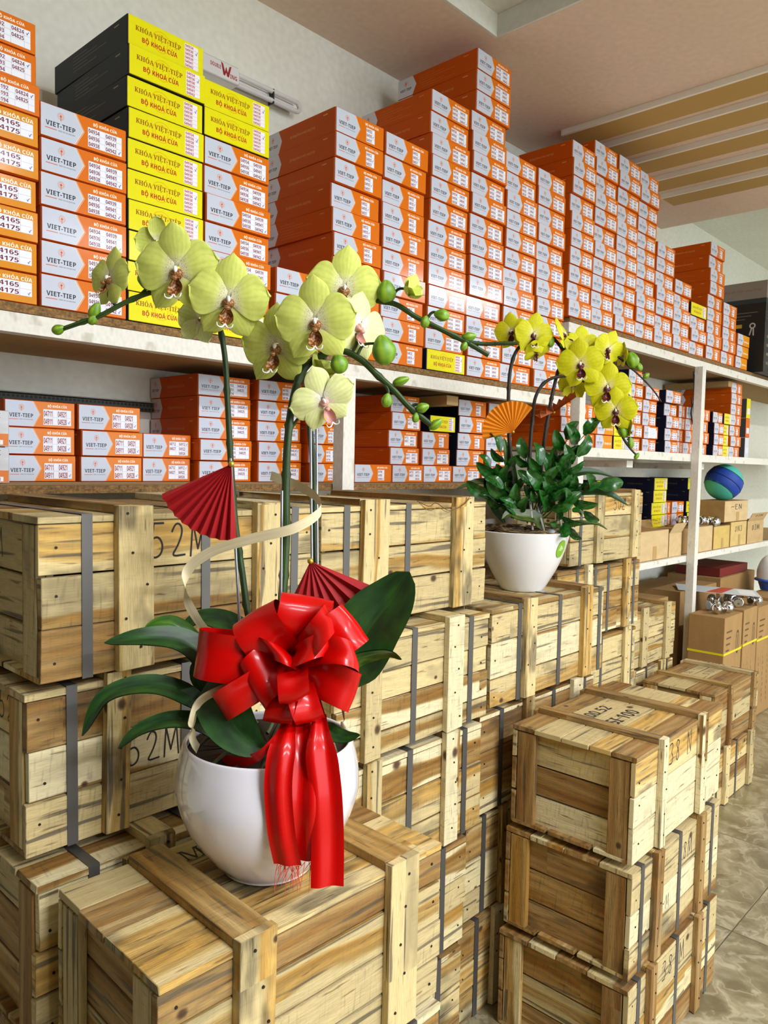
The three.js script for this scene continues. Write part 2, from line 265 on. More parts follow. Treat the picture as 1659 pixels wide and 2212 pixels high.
function yellowFace() {
  const W = 720, H = 248, c = canvas(W, H), x = c.getContext('2d');
  x.fillStyle = '#e8e000'; x.fillRect(0, 0, W, H); x.strokeStyle = 'rgba(226,190,0,.8)'; x.lineWidth = 9; for (const r of [62, 86]) { x.beginPath(); x.arc(W * .42, H * .48, r, 0, 7); x.stroke(); }
  fitText(x, 'KHÓA VIỆT-TIỆP', W * .385, H * .36, W * .60, 56, SERIF, '#8a3a10'); fitText(x, 'BỘ KHOÁ CỬA', W * .40, H * .68, W * .47, 56, SANS, '#b01018');
  x.fillStyle = '#f2eef2'; x.fillRect(W * .735, H * .09, W * .19, H * .82); x.strokeStyle = 'rgba(140,120,160,.5)'; x.lineWidth = 2;
  ['04934', '04936', '04938', '04939', '04941', '04942'].forEach((t, i) => { const y = H * (.158 + i * .137); fitText(x, t, W * .80, y, W * .115, 32, SANS, '#a2123a'); x.beginPath(); x.moveTo(W * .735, y + 17); x.lineTo(W * .925, y + 17); x.stroke(); });
  x.strokeStyle = '#2437a8'; x.lineWidth = 4; x.beginPath(); x.moveTo(W * .885, H * .3); x.lineTo(W * .9, H * .36); x.lineTo(W * .915, H * .24); x.stroke();
  return texture(c);
}
function boxSide(base, ink, white, lines) {
  const W = 1024, H = 216, c = canvas(W, H), x = c.getContext('2d'); x.fillStyle = base; x.fillRect(0, 0, W, H);
  if (white) { x.fillStyle = '#dfe1e8'; x.beginPath(); x.moveTo(0, 0); x.lineTo(W * .2, 0); x.lineTo(W * .25, H / 2); x.lineTo(W * .2, H); x.lineTo(0, H); x.fill(); emblem(x, W * .11, H * .3, 24); fitText(x, 'VIET-TIEP', W * .11, H * .62, W * .15, 38, SANS, '#22242c'); }
  x.fillStyle = ink; x.textAlign = 'left'; x.textBaseline = 'middle';
  if (lines) for (let i = 0; i < lines; i++) { x.globalAlpha = .6; x.fillRect(W * .28, H * (.2 + i * .12), W * (.2 + .13 * ((i * 7) % 3)), 4); x.globalAlpha = 1; } else { x.globalAlpha = .85; fitText(x, 'Hệ thống khóa an toàn, sang tr\u1ecdng'.replace('\u1ecd', 'o'), W * .55, H * .5, W * .36, 32, 'italic {}px serif', ink); x.globalAlpha = 1; }
  x.fillRect(W * .84, H * .16, W * .06, 8);
  return texture(c);
}
const ORANGE = '#dc7000', AMBER = '#dd8c00';
const CODES = {
  six: [['04934', '04936', '04938'], ['04939', '04941', '04942']], five: [['04192', '04193', '04194'], ['04824', '04825']], pair: [['04165', '04175']],
  four: [['04711', '04911'], ['04921', '04928']], mixed: [['04712', '04827'], ['04912', '04922', '04924']], three: [['04932', '04935', '04937']], lone: [['04708', '04905', '04940']],
};
const glossy = { clearcoat: .32, clearcoatRoughness: .13 };
const crumple = texture(paint(256, 128, (u, v) => { const q = 128 + 150 * fbm(u * 2.2, v * 1.4, 8, 3) + 14 * N2(u * 22, v * 3, 2); return [q, q, q]; }), { srgb: false });
const face = (t) => phys(0xffffff, .42, { map: t, specularIntensity: .2, bumpMap: crumple, bumpScale: .0022, ...glossy });
const FACES = {
  six: face(orangeFace(ORANGE, CODES.six, { tick: 2 })), five: face(orangeFace(ORANGE, CODES.five)), pair: face(orangeFace(AMBER, CODES.pair, { single: 'wide', tick: 1 })), four: face(orangeFace('#e27c00', CODES.four, { big: true, tick: 1 })),
  mixed: face(orangeFace(ORANGE, CODES.mixed)), three: face(orangeFace(ORANGE, CODES.three, { single: true, tick: 1 })), lone: face(orangeFace(ORANGE, CODES.lone, { single: true, tick: 2 })), bare: face(orangeFace('#e29000', [], { bare: true })),
  paper: face(orangeFace(ORANGE, CODES.six, { paper: true })), yellow: face(yellowFace()),
};
const carton = (c) => phys(c, .55, { specularIntensity: .25, clearcoat: .06, clearcoatRoughness: .3 }), side = (t) => phys(0xffffff, .55, { map: t, specularIntensity: .25, clearcoat: .06, clearcoatRoughness: .3 });
const orangeCard = carton('#d25a02'), navyCard = carton('#10142a'), whiteCard = carton('#dfe1e8'), blackCard = carton('#1c2228');
const orangeScript = side(boxSide('#cc5600', '#f0b884', true)), orangeLines = side(boxSide('#cc5600', '#de9458', true, 6)), navyScript = side(boxSide('#10142a', '#8a8252', false)), blackLines = side(boxSide('#2a3136', '#a8a480', false, 5));
const BODIES = {
  orange: [orangeScript, orangeScript, orangeCard, orangeCard, orangeCard, whiteCard], lines: [orangeLines, orangeLines, orangeCard, orangeCard, orangeCard, whiteCard],
  navy: [navyScript, navyScript, navyCard, navyCard, navyCard, navyCard], black: [blackLines, blackLines, blackCard, blackCard, navyCard, blackCard], amber: [orangeScript, orangeScript, carton('#d68a1a'), orangeCard, carton('#d68a1a'), whiteCard],
};
const boxGeo = new Map(), flapGeo = new Map();
const key = (w, h, d) => [w, h, d].map((q) => q.toFixed(3)).join();
function lockBox(w, h, d, look, body, x, y, z, turn, label, group, hue) {
  const k = key(w, h, d);
  if (!boxGeo.has(k)) { boxGeo.set(k, chamferBox(w, h, d - .004, .0012)); flapGeo.set(k, chamferBox(w - .0024, h - .0024, .0038, .0011, { edge: 0 })); }
  const t = thing('lock_box', label, 'box', [x + w / 2, y, z], turn, group);
  part('carton', boxGeo.get(k), BODIES[body], t, [0, h / 2, -d / 2 - .002]);
  const plainEdge = look === 'yellow' ? yellowEdge : orangeCard;
  part('end_flap', flapGeo.get(k), [plainEdge, whiteCard, plainEdge, plainEdge, FACES[look], plainEdge], t, [0, h / 2, -.0018]);
  return t;
}
const yellowEdge = carton('#e8d80c');
const ORD = ['zeroth', 'first', 'second', 'third', 'fourth', 'fifth', 'sixth', 'seventh', 'eighth', 'ninth', 'tenth', 'eleventh', 'twelfth', 'thirteenth', 'fourteenth', 'fifteenth', 'sixteenth'];
const rb = rng(77);
// A stack: x of its first side, width, floor of the lowest box, count, front plane, looks from the top down, words that place the stack.
function boxStack(x, w, base, n, h, zf, looks, where, { d = .34, body = 'orange', wob = 1, group = 'lock boxes on the shelves' } = {}) {
  for (let i = 0; i < n; i++) {                                                // i = 0 is the top box
    const look = looks[Math.min(i, looks.length - 1)], yellow = look === 'yellow', b = yellow ? (Array.isArray(body) ? body[1] : 'navy') : Array.isArray(body) ? body[0] : body;
    const name = yellow ? 'yellow' : look === 'pair' || look === 'bare' ? 'amber' : look === 'paper' ? 'orange paper-covered' : 'orange';
    const place = n === 1 ? '' : i === 0 ? 'top one ' : i === n - 1 ? 'lowest one ' : ORD[i + 1] + ' from top ';
    lockBox(w, h - .0006, d, look, b === 'orange' && (i * 7 + n) % 5 === 3 ? 'lines' : b, x + (rb() - .5) * .006 * wob, base + (n - 1 - i) * h, zf + (rb() - .5) * .016 * wob, (rb() - .5) * .022 * wob, `${name} lock box, ${place}${where}`, group);
  }
}
const A = 1.838, B = 2.167, MR = 1.604, ML = 1.44, LO = 1.015, ZA = -1.745;
const far = (q) => `of the ${q} stack beyond the tall yellow stack`, up = (q) => `of the ${q} stack on the raised shelf`;
boxStack(.530, .203, A, 9, .0672, ZA, ['five', 'five', 'five', 'pair'], 'of the amber stack nearest the camera');
boxStack(.737, .204, A, 6, .0738, ZA, ['six'], 'of the short stack before the tall yellow stack');
boxStack(.9445, .211, A, 10, .0722, ZA, ['yellow'], 'of the tall all-yellow stack', { d: .39, body: ['navy', 'black'] });
boxStack(1.1605, .212, A, 9, .0724, ZA, ['yellow', 'yellow', 'six', 'six', 'six', 'six', 'six', 'six', 'yellow'], far('first'));
boxStack(1.388, .208, A, 3, .0724, ZA + .012, ['lone'], 'of the low stack behind the blossoms');
boxStack(1.6125, .208, A, 10, .0735, ZA, ['three'], far('third'));
boxStack(1.831, .21, A, 10, .0733, ZA, ['three'], far('fourth'));
boxStack(2.066, .214, A, 13, .0733, ZA, ['six', 'six', 'six', 'six', 'six', 'six', 'six', 'six', 'six', 'six', 'six', 'six', 'yellow'], far('fifth'));
boxStack(2.293, .214, A, 13, .0740, ZA, ['six'], 'of the tallest stack under the ceiling');
boxStack(2.312, .216, A + 13 * .074, 3, .0740, ZA, ['six'], 'jutting out atop the tallest stack', { wob: .6, d: .39 });
boxStack(2.516, .217, A, 12, .0736, ZA, ['six'], far('seventh'));
boxStack(2.748, .212, A, 12, .0740, ZA, ['six'], far('eighth'));
boxStack(3.002, .204, B, 10, .0748, ZA, ['six'], up('first'));
boxStack(3.212, .212, B, 11, .0740, ZA, ['six'], up('second'));
boxStack(3.430, .222, B, 11, .0740, ZA, ['six'], up('third'));
boxStack(3.658, .214, B, 11, .0736, ZA, ['six'], up('fourth'));
boxStack(3.877, .222, B, 7, .0732, ZA, ['six'], up('fifth'));
boxStack(4.106, .222, B, 5, .0734, ZA, ['six'], up('sixth'));
boxStack(4.355, .218, B, 4, .0722, ZA, ['yellow', 'six'], up('seventh'));
boxStack(4.595, .222, B, 9, .0747, ZA, ['three'], up('eighth'));
boxStack(4.840, .222, B, 5, .0734, ZA, ['three'], up('ninth'));
boxStack(5.085, .212, B, 3, .0717, ZA, ['bare'], 'of the amber stack by the black cartons');
const low = (q) => `of the ${q} stack under the lower shelf`;
boxStack(.752, .18, ML, 3, .0695, -2.0, ['four'], 'of the stack under the cable duct', { d: .24 });
boxStack(.944, .18, ML, 3, .0695, -2.0, ['four'], low('second'), { d: .24 });
boxStack(1.128, .158, ML, 2, .0695, -2.0, ['mixed'], low('third'), { d: .24 });
boxStack(1.292, .19, ML, 5, .0645, -1.965, ['five'], low('fourth'), { d: .27 });
boxStack(1.498, .178, ML, 5, .0645, -1.955, ['five'], low('fifth'), { d: .27 });
boxStack(1.690, .15, ML, 5, .0635, -1.93, ['five'], 'of the stack behind the near white post', { d: .27 });
boxStack(1.850, .188, ML, 1, .0645, -1.875, ['lone'], 'at the foot of the bare-sided stack', { d: .34 });
boxStack(2.044, .172, ML, 1, .0645, -1.875, ['mixed'], 'second in the row under the bare-sided stack', { d: .34 });
boxStack(2.222, .172, ML, 1, .0645, -1.875, ['mixed'], 'third in the row under the bare-sided stack', { d: .34 });
boxStack(2.400, .185, ML, 1, .0645, -1.875, ['mixed'], 'fourth in the row under the bare-sided stack', { d: .34 });
boxStack(2.592, .19, ML, 1, .0645, -1.875, ['mixed'], 'fifth in the row, behind the foliage', { d: .34 });
boxStack(2.056, .16, ML + .0647, 4, .0638, -1.9, ['mixed'], 'of the stack showing its bare sides', { d: .33, body: 'lines' });
boxStack(2.226, .165, ML + .0647, 2, .0645, -1.89, ['three', 'mixed'], 'of the pair under the small yellow box', { d: .3 });
boxStack(2.262, .155, ML + .0647 + .130, 1, .062, -1.885, ['yellow'], 'small one before the navy boxes', { d: .3 });
boxStack(2.436, .185, ML + .0647, 4, .0665, -1.885, ['lone'], 'of the navy-sided stack under the lower shelf', { d: .3, body: 'navy' });
boxStack(2.634, .19, ML + .0647, 4, .0665, -1.885, ['mixed'], 'of the stack behind the orange fan', { d: .3 });
const mid = (q) => `of the ${q} stack between the far posts`;
boxStack(3.122, .11, MR, 5, .0695, -1.83, ['three'], 'of the stack half hidden by the middle post');
boxStack(3.242, .178, MR, 3, .0695, -1.81, ['three', 'three', 'lone'], mid('second'));
boxStack(3.428, .17, MR, 2, .0695, -1.81, ['bare'], mid('third'));
boxStack(3.615, .12, MR, 2, .0695, -1.81, ['yellow'], 'of the yellow pair between the far posts');
boxStack(3.745, .172, MR, 6, .0695, -1.81, ['six'], mid('fifth'), { body: 'navy' });
boxStack(3.938, .172, MR, 5, .0695, -1.81, ['six', 'six', 'six', 'paper', 'six'], mid('sixth'));
boxStack(4.215, .175, MR, 4, .0695, -1.81, ['six'], mid('seventh'), { body: 'navy' });
boxStack(4.185, .21, MR + 4 * .0695, 1, .071, -1.80, ['six'], 'askew atop the navy-sided stack', { body: 'navy' });
boxStack(4.395, .09, MR, 4, .0695, -1.815, ['three'], 'of the narrow stack before the far post');
boxStack(4.492, .17, MR, 4, .0695, -1.81, ['three'], 'of the stack behind the far post');
boxStack(4.690, .165, MR, 4, .0695, -1.81, ['three'], 'of the first stack past the far post');
boxStack(4.935, .165, MR, 4, .0695, -1.81, ['six'], 'of the navy-sided stack past the far post', { body: 'navy' });
boxStack(5.106, .12, MR, 4, .0695, -1.81, ['yellow'], 'of the yellow stack past the far post');
boxStack(5.235, .19, MR, 4, .0695, -1.81, ['three'], 'of the stack under the long-sided boxes');
boxStack(5.245, .2, MR + 4 * .0695, 3, .071, -1.815, ['three'], 'of the three showing long red sides', { d: .40 });
boxStack(4.42, .185, LO, 6, .0745, -1.95, ['yellow'], 'of the yellow stack above the open cartons', { d: .27 });
boxStack(4.625, .10, LO, 4, .0745, -1.97, ['three'], 'of the first stack beside the open-carton yellows', { d: .25 });
boxStack(4.735, .19, LO, 4, .0745, -1.96, ['six'], 'of the second stack beside the open-carton yellows', { d: .25 });
boxStack(4.955, .2, LO, 6, .0745, -1.955, ['yellow'], 'of the yellow stack behind the far post', { d: .26 });
// ---------------------------------------------------------------- slatted crates, every board its own piece
const rc = rng(2024);
const pick = (list) => list[Math.floor(rc() * list.length)];
const PALEW = [0, 3, 7, 8, 0, 10], MIXW = [0, 1, 3, 4, 6, 7, 8, 9, 10, 11, 2, 12, 13, 14, 12];
function split(total, n, gap, spread = .35) { const w = []; let s = 0; for (let i = 0; i < n; i++) { w.push(1 + (rc() - .5) * spread); s += w[i]; } let at = 0; return w.map((q) => { const h = q / s * total, r = [at + gap / 2, h - gap]; at += h; return r; }); }
// A board lying along x; rot turns it in place.
function board(t, name, L, H, T, pos, rot, mat, { raw = false, jit = .0022 } = {}) {
  const off = raw ? [0, 0] : [rc() * .8, rc() * .2], m = mat ?? wood[pick(MIXW)];
  return part(name, plain(L, H, T, Math.min(.0016, T * .2), { jit, rnd: rc, off, plainSides: raw }), m, t, pos, rot);
}
const nailGeo = new THREE.CylinderGeometry(.0024, .0024, .0016, 7); nailGeo.rotateX(Math.PI / 2);
function crate(label, { x0, x1, y0, y1, zf, d = .36, rows = 3, straps = [.13, .52, .88], posts = [.27, .77], postW = .052, topN = 4, turn = 0, tone = MIXW, write = {}, writeTop = {}, writeEnd = null, postTone = PALEW, topTone = null, endRows = 3, ends = [1, 1], group = 'wooden crates stacked before the shelves' }) {
  const L = x1 - x0, H = y1 - y0, t = .013, bt = .016, Hb = H - bt, zb = d / 2 - bt;             // zb: outer face of the long boards
  const c = thing('wooden_crate', label, 'crate', [(x0 + x1) / 2, y0 + .0006, zf - d / 2], turn, group);
  const nails = [], nail = (x, y, z) => nails.push(placed(nailGeo, x, y, z));
  split(Hb - t, rows, .0025).forEach(([y, h], i) => {
    const w = write[rows - 1 - i], long = L - (rc() * .006);
    board(c, 'plank', long, h, t, [(rc() - .5) * .006, y + h / 2, zb - t / 2 + (rc() - .5) * .002], [0, 0, (rc() - .5) * .006], w ? writtenBoard(pick(PALEW), long, h, w) : wood[pick(tone)], { raw: !!w });
    for (const s of [-1, 1]) nail(s * (L / 2 - .02 - rc() * .012), y + h * (.3 + rc() * .4), zb + .0006);
  });
  split(Hb - t, 3, .003).forEach(([y, h]) => board(c, 'plank', L, h, t, [0, y + h / 2, -zb + t / 2], null, wood[pick(tone)]));
  for (const s of [-1, 1]) {
    const inner = 2 * (zb - t) - .002;
    split(Hb - t, endRows, .003).forEach(([y, h], i) => { const w = s < 0 && i === endRows - 1 && writeEnd; board(c, 'plank', inner, h, t, [s * (L / 2 - bt - t / 2 - .001), y + h / 2, 0], [0, Math.PI / 2, 0], w ? writtenBoard(pick(PALEW), inner, h, w) : wood[pick(tone)], { raw: !!w }); });
    for (const q of [-1, 1]) board(c, 'batten', Hb - t - .004, .052, bt, [s * (L / 2 - bt / 2 - .001), (Hb - t) / 2, q * (zb - t - .028)], [Math.PI / 2, 0, Math.PI / 2].map((v, k) => v), wood[pick(tone)], { jit: .001 }).rotation.set(0, Math.PI / 2, Math.PI / 2, 'YXZ');
  }
  split(2 * zb + .004, topN, .0025).forEach(([z, w], i) => { const m = writeTop[i]; board(c, 'plank', L + .004 - rc() * .008, w, t, [(rc() - .5) * .005, Hb - t / 2, zb + .002 - z - w / 2], [-Math.PI / 2, 0, 0], m ? writtenBoard(pick(PALEW), L, w, m) : wood[pick(topTone || tone)], { raw: !!m, jit: .0016 }); });
  split(2 * zb, 3, .008).forEach(([z, w]) => board(c, 'plank', L, w, t * .8, [0, t * .4 + .0004, zb - z - w / 2], [-Math.PI / 2, 0, 0], wood[pick(MIXW)], { jit: 0 }));
  posts.forEach((f) => {
    const x = (f - .5) * L, w = postW * (.85 + rc() * .3), lean = (rc() - .5) * .02;
    board(c, 'batten', H - .003, w, bt, [x, H / 2, zb + bt / 2 - .0004], [0, 0, Math.PI / 2 + lean], wood[pick(postTone)], { jit: .003 });
    board(c, 'batten', H - .02, w, bt, [x, H / 2, -zb - bt / 2], [0, 0, Math.PI / 2], wood[pick(MIXW)]);
    board(c, 'batten', 2 * zb, w * .95, bt, [x, Hb + bt / 2 - .0005, 0], [-Math.PI / 2, 0, Math.PI / 2 + lean * .6], wood[pick(topTone ? [13, 9, 11] : MIXW)], { jit: .002 });
    for (let k = 0; k < 5; k++) nail(x + (rc() - .5) * w * .6, H * (.1 + k * .2 + rc() * .05), zb + bt + .0004);
  });
  for (const f of straps) {
    const x = (f - .5) * L, w = .0185, th = .0011, z = zb + .0016, lean = (rc() - .5) * .012, bits = [placed(new THREE.BoxGeometry(w, Hb + .002, th), 0, Hb / 2, z, 0, 0, lean), placed(new THREE.BoxGeometry(w, th, 2 * z), lean * Hb * -.5, Hb + .0016, 0), placed(new THREE.BoxGeometry(w, Hb, th), 0, Hb / 2, -z), placed(new THREE.CylinderGeometry(.0042, .0042, w, 10, 1, true, 0, Math.PI / 2), -lean * Hb * .5, Hb - .0022, z - .0036, 0, 0, Math.PI / 2)];
    const s = part('strap', mergeGeometries(bits.map((g) => g.toNonIndexed())), steelBand, c, [x, 0, 0]);
    if (rc() < .4) part('clip', plain(w + .004, .002, .03, .0006), steelClip, s, [0, Hb + .0032, zb * (rc() * .8)]);
  }
  const nm = part('nail', mergeGeometries(nails), nailHead, c); nm.userData.kind = 'stuff';
  return c;
}
const U = .285;
const mark52 = (px, py, s = .05) => [['52M', px, py, s, 'hand']];
// first row, from the camera along the shelf
crate('52M crate at the near end of the back row, topmost, beside the red fan', { x0: .505, x1: 1.083, y0: 4 * U, y1: 5 * U, zf: -1.195, d: .485, straps: [.135, .53, .90], posts: [.275, .775], postW: .064, tone: [12, 0, 3, 14, 8, 4], write: { 0: mark52(.25, .045, .062) }, writeEnd: [['52M', .20, .045, .05, 'hand']] });
crate('52M crate second from top at the near end, behind the drooping orchid leaves', { x0: .490, x1: 1.075, y0: 3 * U, y1: 4 * U, zf: -1.215, straps: [.13, .5, .86], posts: [.26, .74], postW: .05, write: { 1: mark52(.222, .04, .055) }, writeEnd: [['52M', .21, .045, .05, 'hand']], tone: [0, 1, 4, 6, 7, 8] });
crate('crate third from top at the near end, jutting out beside the orchid crate', { x0: .478, x1: 1.07, y0: 2 * U, y1: 3 * U, zf: -1.152, straps: [.16, .5, .86], posts: [.36, .8] });
crate('crate fourth from top at the near end, low in the shade', { x0: .485, x1: 1.07, y0: U, y1: 2 * U, zf: -1.16, posts: [.3, .78] });
crate('bottom crate at the near end standing on the floor', { x0: .48, x1: 1.07, y0: 0, y1: U, zf: -1.16 });
crate('pale topmost crate between the red fan and the second orchid', { x0: 1.092, x1: 1.690, y0: 4 * U, y1: 5 * U, zf: -1.19, d: .485, straps: [.13, .47, .885], posts: [.265, .81], postW: .078, tone: [0, 7, 14, 8, 4, 10], rows: 3 });
crate('pale crate behind the large upright orchid leaf, second from top', { x0: 1.085, x1: 1.628, y0: 3 * U, y1: 4 * U, zf: -1.128, straps: [.46, .86], posts: [.19, .72], postW: .056, tone: [0, 7, 8, 3], rows: 4 });
crate('crate behind the right side of the near white pot, third from top', { x0: 1.085, x1: 1.612, y0: 2 * U, y1: 3 * U, zf: -1.128, straps: [.46, .86], posts: [.21, .735], postW: .056, tone: [0, 4, 7, 8] });
crate('crate behind the near orchid crate, fourth from top', { x0: 1.08, x1: 1.56, y0: U, y1: 2 * U, zf: -1.13, straps: [.5, .8], posts: [.2, .66] });
crate('bottom crate of the stack behind the near orchid crate', { x0: 1.08, x1: 1.55, y0: 0, y1: U, zf: -1.13, straps: [.5, .8], posts: [.2, .66] });
crate('crate carrying the far white orchid pot', { x0: 1.672, x1: 2.30, y0: 3 * U, y1: 4 * U, zf: -1.15, d: .37, straps: [.215, .56, .955], posts: [.28, .80], postW: .05, tone: [0, 7, 8, 4] });
crate('crate directly below the one carrying the far white pot', { x0: 1.64, x1: 2.26, y0: 2 * U, y1: 3 * U, zf: -1.155, straps: [.16, .6, .9], posts: [.36, .8] });
crate('crate two below the far white pot, in the dark gap', { x0: 1.60, x1: 2.25, y0: U, y1: 2 * U, zf: -1.165 });
crate('floor crate below the far white pot, in the dark gap', { x0: 1.58, x1: 2.23, y0: 0, y1: U, zf: -1.165 });
crate('502 crate topmost in the stack beyond the far white pot', { x0: 2.52, x1: 3.115, y0: 4 * U, y1: 5 * U, zf: -1.405, d: .28, straps: [.13], posts: [.35, .86], postW: .055, tone: [0, 7, 8, 1], write: { 0: [['502', .38, .045, .05, 'hand']] } });
crate('strapped crate second from top in the stack beyond the far white pot', { x0: 2.45, x1: 3.125, y0: 3 * U, y1: 4 * U, zf: -1.41, d: .28, straps: [.21, .42, .58, .92], posts: [.32, .8], postW: .045 });
crate('crate third from top in the stack beyond the far white pot', { x0: 2.50, x1: 3.11, y0: 2 * U, y1: 3 * U, zf: -1.41, d: .28, straps: [.5, .93], posts: [.3, .84] });
crate('crate fourth from top in the stack beyond the far white pot', { x0: 2.50, x1: 3.11, y0: U, y1: 2 * U, zf: -1.41, d: .28 });
crate('floor crate of the stack beyond the far white pot', { x0: 2.50, x1: 3.11, y0: 0, y1: U, zf: -1.41, d: .28 });
crate('crate with two leaning posts next to the yellow-banded cartons', { x0: 3.21, x1: 3.86, y0: 2 * U, y1: 3 * U, zf: -1.545, d: .34, straps: [.13], posts: [.42, .82], tone: [0, 7, 8, 3, 4], rows: 4 });
crate('crate below the one with two leaning posts', { x0: 3.2, x1: 3.85, y0: U, y1: 2 * U, zf: -1.545, d: .34 });
crate('floor crate below the one with two leaning posts', { x0: 3.2, x1: 3.85, y0: 0, y1: U, zf: -1.545, d: .34 });
// second row, nearer the aisle
const N3 = .28;
crate('SI 100 crate on top of the free-standing stack by the aisle', { x0: 1.705, x1: 2.30, y0: 2 * N3, y1: 3 * N3, zf: -.758, d: .372, straps: [], posts: [.24, .70], postW: .036, topN: 5, endRows: 3, turn: .02, tone: [12, 14, 12, 4, 9, 7], postTone: [3, 7, 12, 14], write: { 0: [['38 N', .28, .05, .06, 'hand']], 1: [['~', .19, .06, .03, 'hand'], ['M', .18, .03, .035, 'hand']] }, writeTop: { 1: [], 2: [['SI 100', .27, .035, .054, 'bold sans-serif']], 3: [['100 52', .25, .03, .048, 'bold sans-serif']] } });
crate('38M crate in the middle of the free-standing stack by the aisle', { x0: 1.70, x1: 2.29, y0: N3, y1: 2 * N3, zf: -.752, d: .385, straps: [.1, .5, .9], posts: [.23, .72], postW: .042, turn: .012, tone: [12, 1, 6, 8, 9, 13, 14], postTone: [12, 14, 9, 1], write: { 0: [['38M', .33, .045, .05, 'hand']], 1: [['~M', .21, .03, .035, 'hand']] } });
crate('38M crate at the foot of the free-standing stack by the aisle', { x0: 1.69, x1: 2.28, y0: 0, y1: N3, zf: -.745, d: .395, straps: [.1, .5, .88], posts: [.2, .72], postW: .042, turn: .01, tone: [12, 1, 6, 8, 9, 13, 14], postTone: [12, 14, 9, 1], write: { 0: [['38 M', .27, .05, .055, 'hand']] } });
crate('SI 70 crate on top of the far stack by the aisle', { x0: 3.405, x1: 3.985, y0: .27, y1: .547, zf: -1.172, d: .36, straps: [], posts: [.3, .84], postW: .034, topN: 5, tone: [12, 8, 14, 1], postTone: [12, 3], writeTop: { 2: [['SI 70', .36, .03, .04, 'sans-serif']], 3: [['52', .3, .03, .04, 'sans-serif']] } });
crate('strapped crate at the foot of the far stack by the aisle', { x0: 3.39, x1: 3.975, y0: 0, y1: .27, zf: -1.17, d: .37, straps: [.13, .55, .92], posts: [.29, .84], postW: .045, tone: [1, 3, 6, 9], write: { 0: [['8L', .37, .045, .05, 'hand']] } });
// the crate with the near orchid, closest to the camera
crate('crate carrying the near orchid pot with the red bow', { x0: .492, x1: 1.038, y0: .57, y1: .8595, zf: -.803, d: .335, rows: 4, straps: [], posts: [.262, .80], postW: .06, topN: 4, endRows: 4, tone: [0, 8, 14, 3, 4, 8, 12], topTone: [12, 4, 14, 10, 12], writeTop: { 3: [['M1', .22, .03, .05, 'serif']] }, turn: -.03 });
crate('strapped crate right under the one carrying the near orchid', { x0: .52, x1: 1.03, y0: .285, y1: .57, zf: -.79, d: .34, straps: [.12, .86], posts: [.3, .76], tone: [0, 8, 7, 3] });
crate('floor crate under the near orchid', { x0: .52, x1: 1.03, y0: 0, y1: .285, zf: -.79, d: .34, straps: [.12, .86] });
const POT1 = [0.7720, 0.8445, -0.9680], POT2 = [2.0310, 1.1245, -1.3063];
const STEMS1_MM = [[[[-27,390,10],[-34,412,10],[-45,478,5],[-58,559,0],[-66,655,0],[-72,750,0],[-78,830,0],[-89,879,5],[-109,905,10],[-136,915,15],[-178,917,20],[-221,902,20],[-265,877,25],[-305,862,25],[-330,853,25]],5.5,3.6],[[[22,368,40],[23,419,40],[28,549,35],[26,621,30],[28,692,30],[35,757,25],[47,797,20],[70,822,15],[106,833,15],[137,820,20],[164,796,22],[190,773,25],[216,746,28],[252,718,30]],7.5,4.5],[[[69,404,-40],[65,501,-40],[60,658,-45],[55,730,-45],[69,809,-45],[102,885,-45],[143,920,-40],[188,917,-35],[226,896,-35],[271,874,-30],[307,857,-30],[343,837,-30]],6,4],[[[305,858,-30],[335,855,-30],[364,856,-28],[388,856,-25]],3.6,3]];
const RODS1_MM = [[[-47,401,14],[-64,662,12]],[[23,410,48],[22,614,46]],[[63,475,-30],[56,740,-34]],[[72,475,-30],[66,733,-34]]];
const FLOWERS1_MM = [[-142,945,40,63,-4,-6,3,0],[-64,904,35,60,6,-10,-6,0],[71,869,60,60,-4,-8,4,0],[8,836,25,58,-14,-6,-2,0],[108,938,-25,59,8,-4,-3,0],[134,873,5,51,36,0,-12,1],[82,755,40,51,28,-30,28,1],[71,793,15,36,60,50,10,2],[-251,935,20,44,-36,4,-6,0],[-118,880,-5,39,165,0,10,1],[-193,1006,-30,36,178,0,0,0],[210,928,-30,33,40,35,-20,2]];
const BUDS1_MM = [[-191,932,20,15,1.15,160],[-273,884,25,9,1.5,60],[-329,855,25,8,1.3,20],[175,935,-35,16,1.15,90],[173,833,25,19,1.2,100],[105,810,35,14,1.1,100],[266,899,-30,10,1.25,170],[239,888,-30,8,1.2,80],[180,756,30,9,1.2,80],[235,746,32,8,1.3,20],[225,731,30,6,1.4,80],[256,721,30,7,1.7,40],[201,787,26,7,1.9,20],[310,866,-30,8,1.5,10],[303,851,-30,6,1.4,60],[-276,871,25,7,1.3,50]];
const PEDS1_MM = [[[-206,909,20],[-194,922,20],[-191,930,20]],[[132,825,20],[142,841,22],[161,844,25]],[[106,833,15],[100,822,25],[104,814,32]],[[156,929,-38],[165,932,-36],[174,934,-35]],[[180,918,-36],[195,940,-34],[213,939,-30]],[[239,889,-35],[251,904,-32],[263,901,-30]],[[175,784,24],[182,771,28],[181,760,30]],[[216,746,28],[226,751,30],[233,748,32]],[[35,750,25],[51,768,30],[76,778,38]],[[26,700,28],[51,736,30],[64,750,34]],[[-122,909,12],[-134,923,25],[-142,938,34]],[[-89,879,5],[-76,890,20],[-65,899,30]],[[81,827,15],[75,844,40],[72,862,55]],[[53,808,18],[27,818,20],[10,830,22]],[[143,920,-40],[128,928,-35],[111,935,-28]],[[124,830,15],[132,847,10],[130,861,10]],[[-242,894,20],[-253,908,20],[-249,928,20]]];
